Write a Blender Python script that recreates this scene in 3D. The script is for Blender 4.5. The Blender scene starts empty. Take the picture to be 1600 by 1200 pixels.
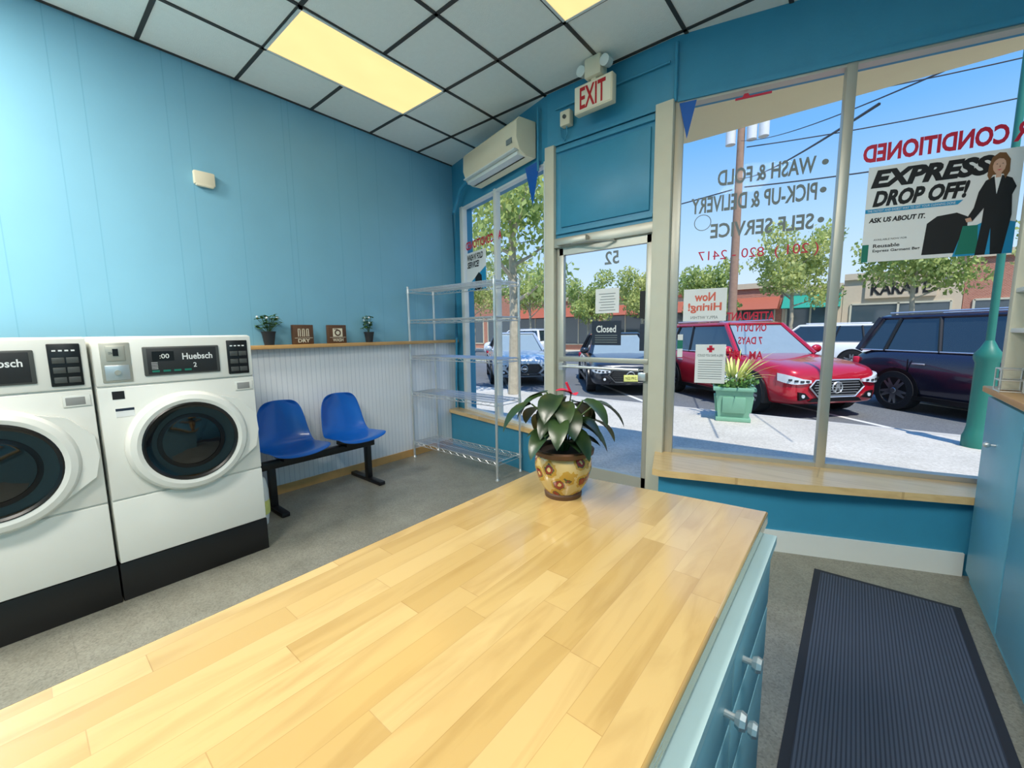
import bpy, bmesh, math, random
from mathutils import Vector, Matrix, Euler
random.seed(7)
SC=bpy.context.scene; COL=SC.collection
PI=math.pi
def lin(c):
    c=c/255.0
    return c/12.92 if c<=.04045 else ((c+.055)/1.055)**2.4
def C(r,g,b): return (lin(r),lin(g),lin(b),1)
# ---------------------------------------------------------------- materials
def newmat(name):
    m=bpy.data.materials.new(name); m.use_nodes=True
    nt=m.node_tree; b=nt.nodes["Principled BSDF"]
    return m,nt,b
def N(nt,t,**k):
    n=nt.nodes.new(t)
    for a,v in k.items(): setattr(n,a,v)
    return n
def L(nt,a,b): nt.links.new(a,b)
def pm(name,col,rough=.5,metal=0,var=.06,scale=8,bump=0,bscale=40,coat=0,emis=0,spec=None):
    m,nt,b=newmat(name)
    tc=N(nt,"ShaderNodeTexCoord"); nz=N(nt,"ShaderNodeTexNoise"); nz.inputs["Scale"].default_value=scale
    L(nt,tc.outputs["Object"],nz.inputs["Vector"])
    mx=N(nt,"ShaderNodeMix",data_type='RGBA')
    mx.inputs[6].default_value=tuple(c*(1-var) for c in col[:3])+(1,)
    mx.inputs[7].default_value=tuple(min(1,c*(1+var)) for c in col[:3])+(1,)
    L(nt,nz.outputs["Fac"],mx.inputs[0]); L(nt,mx.outputs[2],b.inputs["Base Color"])
    b.inputs["Roughness"].default_value=rough; b.inputs["Metallic"].default_value=metal
    if coat: b.inputs["Coat Weight"].default_value=coat; b.inputs["Coat Roughness"].default_value=.05
    if spec is not None: b.inputs["Specular IOR Level"].default_value=spec
    if bump:
        n2=N(nt,"ShaderNodeTexNoise"); n2.inputs["Scale"].default_value=bscale; L(nt,tc.outputs["Object"],n2.inputs["Vector"])
        bp=N(nt,"ShaderNodeBump"); bp.inputs["Strength"].default_value=bump; bp.inputs["Distance"].default_value=.01
        L(nt,n2.outputs["Fac"],bp.inputs["Height"]); L(nt,bp.outputs["Normal"],b.inputs["Normal"])
    if emis:
        b.inputs["Emission Color"].default_value=col; b.inputs["Emission Strength"].default_value=emis
    return m
def math_n(nt,op,a,b=None,c=None):
    n=N(nt,"ShaderNodeMath",operation=op)
    for i,x in enumerate((a,b,c)):
        if x is None: continue
        if isinstance(x,(int,float)): n.inputs[i].default_value=x
        else: L(nt,x,n.inputs[i])
    return n.outputs[0]
def stave(name,cols,w,ln,along='Y',rough=.25,grain=.25,coat=.3):
    m,nt,b=newmat(name)
    tc=N(nt,"ShaderNodeTexCoord"); sp=N(nt,"ShaderNodeSeparateXYZ"); L(nt,tc.outputs["Object"],sp.inputs[0])
    a,c=(sp.outputs[1],sp.outputs[0]) if along=='Y' else (sp.outputs[0],sp.outputs[1])
    row=math_n(nt,'FLOOR',math_n(nt,'DIVIDE',c,w))
    wn=N(nt,"ShaderNodeTexWhiteNoise",noise_dimensions='1D'); L(nt,row,wn.inputs["W"])
    pos=math_n(nt,'ADD',math_n(nt,'DIVIDE',a,ln),math_n(nt,'MULTIPLY',wn.outputs["Value"],7.3))
    colm=math_n(nt,'FLOOR',pos)
    cb=N(nt,"ShaderNodeCombineXYZ"); L(nt,row,cb.inputs[0]); L(nt,colm,cb.inputs[1])
    w2=N(nt,"ShaderNodeTexWhiteNoise",noise_dimensions='2D'); L(nt,cb.outputs[0],w2.inputs["Vector"])
    rp=N(nt,"ShaderNodeValToRGB"); L(nt,w2.outputs["Value"],rp.inputs[0])
    e=rp.color_ramp.elements; e[0].color=cols[0]; e[1].color=cols[-1]
    for i,cc in enumerate(cols[1:-1]):
        x=e.new((i+1)/(len(cols)-1)); x.color=cc
    mp=N(nt,"ShaderNodeMapping"); mp.inputs["Scale"].default_value=(26,3.5,26) if along=='Y' else (3.5,26,26)
    L(nt,tc.outputs["Object"],mp.inputs[0])
    ad=N(nt,"ShaderNodeVectorMath",operation='ADD'); L(nt,mp.outputs[0],ad.inputs[0])
    sc=N(nt,"ShaderNodeVectorMath",operation='SCALE'); L(nt,cb.outputs[0],sc.inputs[0]); sc.inputs["Scale"].default_value=3.7
    L(nt,sc.outputs[0],ad.inputs[1])
    nz=N(nt,"ShaderNodeTexNoise"); nz.inputs["Scale"].default_value=.7; nz.inputs["Detail"].default_value=7; nz.inputs["Distortion"].default_value=1.2
    L(nt,ad.outputs[0],nz.inputs["Vector"])
    mx=N(nt,"ShaderNodeMix",data_type='RGBA',blend_type='MULTIPLY'); mx.inputs[0].default_value=1
    r2=N(nt,"ShaderNodeValToRGB"); L(nt,nz.outputs["Fac"],r2.inputs[0])
    r2.color_ramp.elements[0].position=.3; r2.color_ramp.elements[0].color=(1-grain,1-grain*1.25,1-grain*1.6,1)
    r2.color_ramp.elements[1].position=.55; r2.color_ramp.elements[1].color=(1,1,1,1)
    L(nt,rp.outputs[0],mx.inputs[6]); L(nt,r2.outputs[0],mx.inputs[7])
    fr=math_n(nt,'FRACT',math_n(nt,'DIVIDE',c,w)); j1=math_n(nt,'LESS_THAN',fr,.016)
    fr2=math_n(nt,'FRACT',pos); j2=math_n(nt,'LESS_THAN',fr2,.003)
    j=math_n(nt,'MAXIMUM',j1,j2)
    m2=N(nt,"ShaderNodeMix",data_type='RGBA',blend_type='MULTIPLY'); L(nt,math_n(nt,'MULTIPLY',j,.3),m2.inputs[0])
    L(nt,mx.outputs[2],m2.inputs[6]); m2.inputs[7].default_value=C(150,100,50)
    L(nt,m2.outputs[2],b.inputs["Base Color"])
    b.inputs["Roughness"].default_value=rough; b.inputs["Coat Weight"].default_value=coat; b.inputs["Coat Roughness"].default_value=.12
    return m
def lines_mat(name,col,dark,axis,period,width,rough=.5,bump=.3,irregular=False):
    m,nt,b=newmat(name)
    tc=N(nt,"ShaderNodeTexCoord"); sp=N(nt,"ShaderNodeSeparateXYZ"); L(nt,tc.outputs["Object"],sp.inputs[0])
    a=sp.outputs[axis]
    f=math_n(nt,'FRACT',math_n(nt,'DIVIDE',math_n(nt,'ADD',a,100.0),period)); g=math_n(nt,'LESS_THAN',f,width/period)
    if irregular:
        f2=math_n(nt,'FRACT',math_n(nt,'DIVIDE',math_n(nt,'ADD',a,100.13),period*1.6)); g=math_n(nt,'MAXIMUM',g,math_n(nt,'LESS_THAN',f2,width/period/1.6))
    nz=N(nt,"ShaderNodeTexNoise"); nz.inputs["Scale"].default_value=2.5; L(nt,tc.outputs["Object"],nz.inputs["Vector"])
    m0=N(nt,"ShaderNodeMix",data_type='RGBA'); L(nt,nz.outputs["Fac"],m0.inputs[0]); m0.inputs[6].default_value=tuple(c*.93 for c in col[:3])+(1,); m0.inputs[7].default_value=tuple(min(1,c*1.06) for c in col[:3])+(1,)
    mx=N(nt,"ShaderNodeMix",data_type='RGBA'); L(nt,g,mx.inputs[0]); L(nt,m0.outputs[2],mx.inputs[6]); mx.inputs[7].default_value=dark
    L(nt,mx.outputs[2],b.inputs["Base Color"]); b.inputs["Roughness"].default_value=rough
    bp=N(nt,"ShaderNodeBump"); bp.inputs["Strength"].default_value=bump; bp.inputs["Distance"].default_value=.004; bp.invert=True
    L(nt,g,bp.inputs["Height"]); L(nt,bp.outputs["Normal"],b.inputs["Normal"])
    return m
def speckle(name,cols,scale=90,rough=.35,tile=0,big=1.5,coat=0):
    m,nt,b=newmat(name)
    tc=N(nt,"ShaderNodeTexCoord")
    v=N(nt,"ShaderNodeTexVoronoi"); v.inputs["Scale"].default_value=scale; L(nt,tc.outputs["Object"],v.inputs["Vector"])
    sp=N(nt,"ShaderNodeSeparateColor"); L(nt,v.outputs["Color"],sp.inputs[0])
    rp=N(nt,"ShaderNodeValToRGB"); L(nt,sp.outputs[0],rp.inputs[0]); e=rp.color_ramp.elements; e[0].color=cols[0]; e[1].color=cols[-1]
    for i,cc in enumerate(cols[1:-1]): e.new((i+1)/(len(cols)-1)).color=cc
    nz=N(nt,"ShaderNodeTexNoise"); nz.inputs["Scale"].default_value=big; nz.inputs["Detail"].default_value=8; nz.inputs["Roughness"].default_value=.65; L(nt,tc.outputs["Object"],nz.inputs["Vector"])
    r2=N(nt,"ShaderNodeValToRGB"); L(nt,nz.outputs["Fac"],r2.inputs[0]); r2.color_ramp.elements[0].color=(.8,.8,.78,1); r2.color_ramp.elements[0].position=.3; r2.color_ramp.elements[1].position=.7; r2.color_ramp.elements[1].color=(1.08,1.08,1.08,1)
    mx=N(nt,"ShaderNodeMix",data_type='RGBA',blend_type='MULTIPLY'); mx.inputs[0].default_value=1; L(nt,rp.outputs[0],mx.inputs[6]); L(nt,r2.outputs[0],mx.inputs[7])
    out=mx.outputs[2]
    if tile:
        s=N(nt,"ShaderNodeSeparateXYZ"); L(nt,tc.outputs["Object"],s.inputs[0])
        g=None
        for ax in (0,1):
            f=math_n(nt,'LESS_THAN',math_n(nt,'FRACT',math_n(nt,'DIVIDE',math_n(nt,'ADD',s.outputs[ax],100),tile)),.008)
            g=f if g is None else math_n(nt,'MAXIMUM',g,f)
        m2=N(nt,"ShaderNodeMix",data_type='RGBA',blend_type='MULTIPLY'); L(nt,math_n(nt,'MULTIPLY',g,.25),m2.inputs[0]); L(nt,out,m2.inputs[6]); m2.inputs[7].default_value=(.3,.3,.3,1); out=m2.outputs[2]
    L(nt,out,b.inputs["Base Color"]); b.inputs["Roughness"].default_value=rough
    if coat: b.inputs["Coat Weight"].default_value=coat
    return m
def glass_mat(name,tint=(1,1,1,1),refl=.06):
    m=bpy.data.materials.new(name); m.use_nodes=True; nt=m.node_tree; nt.nodes.clear()
    t=N(nt,"ShaderNodeBsdfTransparent"); t.inputs[0].default_value=tint
    g=N(nt,"ShaderNodeBsdfGlossy"); g.inputs["Roughness"].default_value=.02
    mx=N(nt,"ShaderNodeMixShader"); mx.inputs[0].default_value=refl
    o=N(nt,"ShaderNodeOutputMaterial"); L(nt,t.outputs[0],mx.inputs[1]); L(nt,g.outputs[0],mx.inputs[2]); L(nt,mx.outputs[0],o.inputs[0])
    return m
def leafmat(name,c1,c2,scale=3,rough=.5,trans=.0):
    m,nt,b=newmat(name)
    tc=N(nt,"ShaderNodeTexCoord"); nz=N(nt,"ShaderNodeTexNoise"); nz.inputs["Scale"].default_value=scale; nz.inputs["Detail"].default_value=4; L(nt,tc.outputs["Object"],nz.inputs["Vector"])
    rp=N(nt,"ShaderNodeValToRGB"); L(nt,nz.outputs["Fac"],rp.inputs[0]); rp.color_ramp.elements[0].position=.35; rp.color_ramp.elements[0].color=c1; rp.color_ramp.elements[1].position=.65; rp.color_ramp.elements[1].color=c2
    L(nt,rp.outputs[0],b.inputs["Base Color"]); b.inputs["Roughness"].default_value=rough
    if trans:
        tr=N(nt,"ShaderNodeBsdfTranslucent"); L(nt,rp.outputs[0],tr.inputs[0]); mx=N(nt,"ShaderNodeMixShader"); mx.inputs[0].default_value=trans
        o=[n for n in nt.nodes if n.type=='OUTPUT_MATERIAL'][0]; L(nt,b.outputs[0],mx.inputs[1]); L(nt,tr.outputs[0],mx.inputs[2]); L(nt,mx.outputs[0],o.inputs[0])
    return m
M_wallL=lines_mat("blue_panelling",C(128,185,210),C(114,173,200),1,.405,.005,.45,.1,True)
M_teal=pm("teal_paint",C(58,144,178),.4,bump=.05,bscale=60)
M_teal2=pm("teal_paint_light",C(98,168,194),.4)
M_teal3=pm("grey_blue_paint",C(134,178,190),.4)
M_teal4=pm("pale_blue_paint",C(176,204,208),.4)
M_white=pm("white_paint",C(226,230,226),.4,var=.03)
M_cream=pm("cream_paint",C(232,222,196),.6,var=.04)
M_bead=lines_mat("white_beadboard",C(232,235,238),C(204,209,216),1,.042,.005,.45,.25)
M_floor=speckle("speckled_vinyl",[C(124,122,112),C(142,140,128),C(152,150,138),C(134,132,120)],150,.33,.305,6)
M_tile=pm("ceiling_tile",C(246,248,242),.9,var=.03,scale=30,bump=.25,bscale=160)
M_grid=pm("dark_grid",C(62,58,54),.5)
M_wood=stave("maple_butcher_block",[C(192,161,102),C(199,168,110),C(184,151,91),C(203,174,118),C(195,163,105)],.052,.42,'Y',.18,.17,.8)
M_wood2=stave("maple_sill",[C(226,190,132),C(234,200,142),C(222,184,124)],.3,3,'X',.3,.14,.3)
M_woodd=pm("dark_walnut",C(92,62,38),.5,var=.3,scale=25)
M_woodcap=pm("oak_cap",C(206,160,100),.4,var=.15,scale=12)
M_app=pm("white_enamel",C(236,236,229),.25,var=.02,coat=.3)
M_appg=pm("grey_seam",C(150,150,148),.4)
M_black=pm("black_plastic",C(18,18,20),.35)
M_dgrey=pm("dark_grey_panel",C(78,80,78),.35)
M_char=pm("charcoal",C(40,42,44),.5)
M_bglass=pm("dark_door_glass",C(10,10,12),.06,coat=1)
M_drum=pm("drum_steel",C(50,50,52),.3,.9)
M_chrome=pm("chrome",C(218,220,220),.3,.7,var=.04)
M_alum=pm("brushed_aluminium",C(190,188,176),.4,.5,var=.05)
M_beige=pm("beige_frame",C(208,205,186),.45)
M_blue=pm("blue_plastic",C(14,92,180),.28,var=.05,coat=.3)
M_navy=pm("navy_sign",C(28,42,62),.5)
M_paper=pm("white_paper",C(236,238,238),.7,var=.02)
M_red=pm("red_vinyl",C(206,34,66),.5)
M_redlit=pm("exit_red",C(170,24,30),.5,emis=.1)
M_exitw=pm("exit_face",C(238,232,210),.5,var=.02)
M_gray=pm("grey_vinyl",C(122,132,134),.6)
M_text=pm("black_ink",C(20,22,26),.6)
M_cyan=pm("cyan_ink",C(30,150,200),.6)
M_greeni=pm("green_ink",C(20,120,100),.6)
M_orange=pm("coral_ink",C(226,110,90),.6)
M_skin=pm("printed_skin",C(214,170,146),.7)
M_hair=pm("printed_hair",C(120,82,48),.7)
M_glass=glass_mat("window_glass",(.98,.99,.99,1),.004)
M_mat=lines_mat("ribbed_rubber",C(70,80,98),C(44,52,68),0,.012,.005,.8,.8)
M_matb=pm("rubber_border",C(38,42,52),.75)
M_concrete=speckle("concrete",[C(188,182,170),C(202,197,186),C(212,207,196)],60,.85,0,.8)
M_asph=speckle("asphalt",[C(92,96,100),C(110,114,118),C(122,126,128)],80,.9,0,.4)
M_curb=pm("curb_stone",C(190,186,176),.85)
M_line=pm("road_paint",C(225,225,220),.7)
M_leafT=leafmat("tree_leaves",C(150,170,84),C(220,222,150),1.2,.6,.4)
M_leafT2=leafmat("tree_leaves_dark",C(132,160,84),C(204,212,132),1.2,.6,.4)
M_bark=pm("bark",C(176,166,144),.9,var=.35,scale=9,bump=.5)
M_bark2=pm("pole_timber",C(160,130,110),.9,var=.2,scale=9)
M_leafP=leafmat("anthurium_leaf",C(22,42,22),C(52,74,36),9,.28)
M_stem=pm("green_stem",C(70,100,50),.5)
M_leafS=leafmat("small_leaf",C(50,96,40),C(110,150,70),30,.45)
M_tire=pm("tire_rubber",C(26,26,28),.85)
M_rim=pm("alloy_rim",C(170,172,176),.3,.9)
M_cglass=pm("car_glass",C(40,54,64),.05,coat=1)
M_wsh=pm("windshield_glass",C(140,156,160),.08,coat=1)
M_hl=pm("headlight_lens",C(215,222,226),.12,coat=1)
M_prplant=pm("planter_green",C(120,170,144),.6)
M_post=pm("lamp_post_green",C(40,120,104),.45)
M_soil=pm("soil",C(60,44,32),.95)
M_yel=pm("lime_leaf",C(226,228,130),.6,var=.2,scale=20)
def brick_mat(name,c1,c2,mc,sc=6):
    m,nt,b=newmat(name); tc=N(nt,"ShaderNodeTexCoord"); mp=N(nt,"ShaderNodeMapping"); mp.inputs["Rotation"].default_value=(PI/2,0,0); L(nt,tc.outputs["Object"],mp.inputs[0])
    br=N(nt,"ShaderNodeTexBrick"); br.inputs["Color1"].default_value=c1; br.inputs["Color2"].default_value=c2; br.inputs["Mortar"].default_value=mc; br.inputs["Scale"].default_value=sc; L(nt,mp.outputs[0],br.inputs["Vector"])
    L(nt,br.outputs["Color"],b.inputs["Base Color"]); b.inputs["Roughness"].default_value=.9; return m
M_brick=brick_mat("red_brick",C(176,106,84),C(194,124,100),C(190,180,170),5)
M_tan=pm("tan_stucco",C(214,198,174),.9)
M_shop=pm("shop_glass",C(70,84,92),.1,coat=1)
M_awng=pm("green_awning",C(34,150,130),.7)
M_awnr=pm("rust_awning",C(168,92,70),.7)
M_wire=pm("cable_black",C(52,56,64),.6)
M_trans=pm("transformer_grey",C(220,222,222),.5)
# ---------------------------------------------------------------- mesh builder
class M:
    def __init__(s): s.bm=bmesh.new(); s.T=Matrix.Identity(4)
    def add(s,tb,mi=0,T=None,smooth=False):
        X=s.T@T if T is not None else s.T
        mp={}
        for v in tb.verts: mp[v]=s.bm.verts.new(X@v.co)
        flip=X.determinant()<0
        for f in tb.faces:
            vs=[mp[v] for v in f.verts]
            if flip: vs.reverse()
            try: nf=s.bm.faces.new(vs)
            except ValueError: continue
            nf.material_index=mi; nf.smooth=smooth or f.smooth
        tb.free()
    def box(s,c,d,mi=0,rot=None,bev=0,seg=2):
        t=bmesh.new(); bmesh.ops.create_cube(t,size=1); bmesh.ops.scale(t,vec=d,verts=t.verts)
        if bev: bmesh.ops.bevel(t,geom=list(t.edges),offset=bev,segments=seg,affect='EDGES',profile=.5)
        T=Matrix.Translation(c)
        if rot: T=T@Euler(rot).to_matrix().to_4x4()
        s.add(t,mi,T,smooth=bool(bev))
    def box2(s,a,b,mi=0,bev=0):
        s.box([(a[i]+b[i])/2 for i in range(3)],[abs(b[i]-a[i]) for i in range(3)],mi,None,bev)
    def cyl(s,p,q,r,r2=None,seg=16,mi=0,cap=True):
        p=Vector(p);q=Vector(q);d=q-p
        t=bmesh.new(); bmesh.ops.create_cone(t,cap_ends=cap,segments=seg,radius1=r,radius2=r if r2 is None else r2,depth=d.length)
        T=Matrix.Translation((p+q)/2)@d.to_track_quat('Z','Y').to_matrix().to_4x4()
        for f in t.faces: f.smooth=len(f.verts)==4
        s.add(t,mi,T)
    def sph(s,c,r,sc=(1,1,1),mi=0,seg=16,rot=None):
        t=bmesh.new(); bmesh.ops.create_uvsphere(t,u_segments=seg,v_segments=max(6,seg//2),radius=r)
        T=Matrix.Translation(c)
        if rot: T=T@Euler(rot).to_matrix().to_4x4()
        s.add(t,mi,T@Matrix.Diagonal((*sc,1)),smooth=True)
    def lathe(s,prof,seg=32,mi=0,T=None,caps=False):
        t=bmesh.new(); rings=[]
        for r,z in prof:
            rings.append([t.verts.new((r*math.cos(2*PI*i/seg),r*math.sin(2*PI*i/seg),z)) for i in range(seg)] if r>1e-6 else [t.verts.new((0,0,z))])
        for a,b in zip(rings,rings[1:]):
            for i in range(seg):
                j=(i+1)%seg
                if len(a)==1 and len(b)==1: continue
                if len(a)==1: t.faces.new((a[0],b[i],b[j]))
                elif len(b)==1: t.faces.new((a[i],a[j],b[0]))
                else: t.faces.new((a[i],a[j],b[j],b[i]))
        s.add(t,mi,T,smooth=True)
    def prism(s,pts,z0,z1,mi=0,T=None):
        t=bmesh.new(); a=[t.verts.new((x,y,z0)) for x,y in pts]; b=[t.verts.new((x,y,z1)) for x,y in pts]
        n=len(pts); t.faces.new(list(reversed(a))); t.faces.new(b)
        for i in range(n): t.faces.new((a[i],a[(i+1)%n],b[(i+1)%n],b[i]))
        bmesh.ops.recalc_face_normals(t,faces=t.faces); s.add(t,mi,T)
    def poly(s,pts,mi=0,T=None,smooth=False):
        t=bmesh.new(); t.faces.new([t.verts.new(p) for p in pts]); s.add(t,mi,T,smooth)
    def tube(s,pts,r,seg=8,mi=0,r2=None):
        pts=[Vector(p) for p in pts]; t=bmesh.new(); rings=[]; n=len(pts)
        up=Vector((0,0,1))
        for i,p in enumerate(pts):
            d=(pts[min(i+1,n-1)]-pts[max(i-1,0)]).normalized()
            a=d.cross(up)
            if a.length<.05: a=d.cross(Vector((1,0,0)))
            a.normalize(); b=a.cross(d).normalized()
            rr=r if r2 is None else r+(r2-r)*i/(n-1)
            rings.append([t.verts.new(p+a*rr*math.cos(2*PI*k/seg)+b*rr*math.sin(2*PI*k/seg)) for k in range(seg)])
        for A_,B_ in zip(rings,rings[1:]):
            for k in range(seg): t.faces.new((A_[k],A_[(k+1)%seg],B_[(k+1)%seg],B_[k]))
        t.faces.new(list(reversed(rings[0]))); t.faces.new(rings[-1])
        bmesh.ops.recalc_face_normals(t,faces=t.faces)
        s.add(t,mi,None,smooth=True)
    def loft(s,rings,mi=0,cap=True,T=None,smooth=True):
        t=bmesh.new(); R=[[t.verts.new(p) for p in r] for r in rings]; n=len(R[0])
        for a,b in zip(R,R[1:]):
            for k in range(n): t.faces.new((a[k],a[(k+1)%n],b[(k+1)%n],b[k]))
        if cap: t.faces.new(list(reversed(R[0]))); t.faces.new(R[-1])
        bmesh.ops.recalc_face_normals(t,faces=t.faces); s.add(t,mi,T,smooth=smooth)
    def text(s,body,x0,x1,y0,y1,mi=0,z=.001,mirror=False,T=None,shear=0,bold=.012):
        cu=bpy.data.curves.new("t",'FONT'); cu.body=body; cu.size=1; cu.offset=bold; cu.resolution_u=3; cu.shear=shear
        ob=bpy.data.objects.new("t",cu); COL.objects.link(ob); bpy.context.view_layer.update()
        me=bpy.data.meshes.new_from_object(ob.evaluated_get(bpy.context.evaluated_depsgraph_get()))
        bpy.data.objects.remove(ob); bpy.data.curves.remove(cu)
        t=bmesh.new(); t.from_mesh(me); bpy.data.meshes.remove(me)
        if not t.verts: return
        xs=[v.co.x for v in t.verts]; ys=[v.co.y for v in t.verts]; a,b,c,d=min(xs),max(xs),min(ys),max(ys)
        for v in t.verts:
            fx=(v.co.x-a)/(b-a); fy=(v.co.y-c)/(d-c)
            if mirror: fx=1-fx
            v.co=Vector((x0+(x1-x0)*fx,y0+(y1-y0)*fy,z))
        if mirror: bmesh.ops.reverse_faces(t,faces=t.faces)
        s.add(t,mi,T)
    def leafquads(s,c,rad,n,size,mi=0):
        t=bmesh.new(); c=Vector(c)
        for _ in range(n):
            d=Vector((random.gauss(0,1),random.gauss(0,1),random.gauss(0,1))).normalized()*(random.random()**.45)
            p=c+Vector((d.x*rad[0],d.y*rad[1],d.z*rad[2]))
            R=Euler((random.uniform(0,6.3),random.uniform(0,6.3),random.uniform(0,6.3))).to_matrix(); z=size*random.uniform(.6,1.3)
            vs=[t.verts.new(p+R@Vector(q)*z) for q in ((-.5,0,0),(0,-.35,.06),(.6,0,0),(0,.35,.06))]
            t.faces.new(vs)
        s.add(t,mi)
    def leaf(s,base,dirv,ln,w,droop,mi=0,heart=True,seg=7):
        base=Vector(base); d=Vector(dirv).normalized(); side=d.cross(Vector((0,0,1)))
        if side.length<.1: side=Vector((1,0,0))
        side.normalize(); p=base.copy(); t=bmesh.new(); prev=None
        for i in range(seg+1):
            f=i/seg
            ww=w*(math.sin(PI*min(1,(f*.86+.14)))**.8 if heart else math.sin(PI*(f*.9+.08)))*(1-f*.35) if f<1 else .0005
            up=side.cross(d).normalized()
            row=[t.verts.new(p-side*ww+up*ww*.25),t.verts.new(p),t.verts.new(p+side*ww+up*ww*.25)]
            if prev:
                t.faces.new((prev[0],prev[1],row[1],row[0])); t.faces.new((prev[1],prev[2],row[2],row[1]))
            prev=row
            p=p+d*(ln/seg); d=(d+Vector((0,0,-droop/seg))).normalized()
        s.add(t,mi,None,smooth=True)
    def obj(s,name,mats,parent=None,T=None,sharp=35,**props):
        me=bpy.data.meshes.new(name); s.bm.to_mesh(me); s.bm.free()
        for m in mats: me.materials.append(m)
        try: me.set_sharp_from_angle(angle=math.radians(sharp))
        except Exception: pass
        o=bpy.data.objects.new(name,me); COL.objects.link(o)
        if parent: o.parent=parent
        if T is not None:
            if isinstance(T,Matrix): o.matrix_basis=T
            else: o.location=T
        for k,v in props.items(): o[k]=v
        return o
def root(name,loc=(0,0,0),rz=0,T=None,**props):
    o=bpy.data.objects.new(name,None); COL.objects.link(o); o.empty_display_size=.1
    if T is not None: o.matrix_basis=T
    else: o.location=loc; o.rotation_euler=(0,0,rz)
    for k,v in props.items(): o[k]=v
    return o
def frame(o,x,y):
    x=Vector(x).normalized(); y=Vector(y).normalized(); z=x.cross(y)
    return Matrix(((x.x,y.x,z.x,o[0]),(x.y,y.y,z.y,o[1]),(x.z,y.z,z.z,o[2]),(0,0,0,1)))
ST=dict(kind="structure")
# ---------------------------------------------------------------- room shell
CZ=3.27
A_=(-3.74,3.47);B_=(-2.07,3.0);C_=(-1.04,3.0);D_=(1.2,3.578)
def seg_prism(mb,p,q,z0,z1,t=.15,mi=0,inset=0):
    dx,dy=q[0]-p[0],q[1]-p[1]; l=math.hypot(dx,dy); nx,ny=-dy/l,dx/l
    p1=(p[0]+nx*inset,p[1]+ny*inset); q1=(q[0]+nx*inset,q[1]+ny*inset)
    mb.prism([p1,q1,(q1[0]+nx*t,q1[1]+ny*t),(p1[0]+nx*t,p1[1]+ny*t)],z0,z1,mi)
m=M(); m.box2((-3.9,-3.7,-.1),(-3.74,3.65,3.4)); m.obj("wall_left",[M_wallL],**ST)
m=M(); m.box2((-3.9,-3.75,-.1),(1.35,-3.6,3.4)); m.obj("wall_back",[M_teal2],**ST)
m=M(); m.box2((1.2,-3.7,-.1),(1.35,3.75,3.4)); m.obj("wall_right",[M_teal],**ST)
m=M(); m.prism([(-3.9,-3.7),(1.35,-3.7),(1.35,3.7),(1.2,3.62),C_,(-1.04,3.15),(-2.07,3.15),B_,(-3.9,3.6)],-.1,0); m.obj("floor",[M_floor],**ST)
m=M(); m.box2((-3.9,-3.75,CZ),(1.35,3.8,3.42)); ceil=m.obj("ceiling",[M_tile],**ST)
m=M()
gx=[-3.20+.555*k for k in range(0,9) if -3.20+.555*k<1.2]; gy=[.725+.5625*k for k in range(-8,6) if -3.6<.725+.5625*k<3.55]
for x in gx: m.box2((x-.012,-3.6,CZ-.006),(x+.012,3.6,CZ+.002))
for y in gy: m.box2((-3.74,y-.012,CZ-.006),(1.2,y+.012,CZ+.002))
m.box2((-3.74,-3.6,CZ-.006),(-3.72,3.47,CZ+.002)); m.obj("ceiling_grid",[M_grid],parent=ceil)
m=M()
seg_prism(m,A_,B_,2.76,CZ); seg_prism(m,B_,C_,2.84,CZ); seg_prism(m,C_,D_,2.87,CZ)
m.prism([(-3.74,3.33),(-2.1,3.03),B_,(-2.07,3.15),(-3.74,3.62)],0,.40)
m.prism([(-.93,2.62),(.54,3.18),(1.2,3.43),(1.2,3.72),(-1.04,3.15),C_],0,.42)
seg_prism(m,A_,(-3.56,3.42),.40,2.78)
m.obj("wall_front",[M_teal],**ST)
m=M(); m.prism([(-3.74,3.30),(-2.07,2.99),(-2.05,3.04),(-3.74,3.50)],.40,.44); m.obj("trim_1",[M_wood2],**ST)
m=M(); m.prism([(-.955,2.57),(-.90,2.565),(-.2,2.80),(.60,3.15),(.60,3.41),(-1.02,3.01),(-1.09,2.98)],.42,.462); m.obj("trim_2",[M_wood2],**ST)
m=M(); m.prism([(-.915,2.605),(.54,3.165),(.535,3.18),(-.93,2.62)],0,.13); m.obj("baseboard_front",[M_white],**ST)
m=M(); m.box2((-3.74,-.5,.07),(-3.715,3.44,1.24),0); m.obj("trim_3",[M_bead],**ST)
m=M(); m.box2((-3.74,-.5,1.24),(-3.63,3.40,1.272),0,.004); m.obj("trim_4",[M_woodcap],**ST)
m=M(); m.box2((-3.74,.2,0),(-3.70,3.36,.075)); m.obj("baseboard_left",[M_woodcap],**ST)
m=M()
seg_prism(m,(-1.02,3.005),(1.2,3.578),2.855,2.885,.05,0,-.02)
m.tube([(-1.03,2.985,2.86),(-1.03,2.985,3.22)],.012)
m.tube([(-1.98,2.985,3.12),(-1.07,2.985,3.12)],.008)
m.tube([(-2.16,2.99,2.7),(-2.16,2.99,3.2)],.01)
m.box2((-2.0,2.985,2.845),(-1.08,3.0,2.865)); m.obj("trim_5",[M_teal],**ST)
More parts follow.
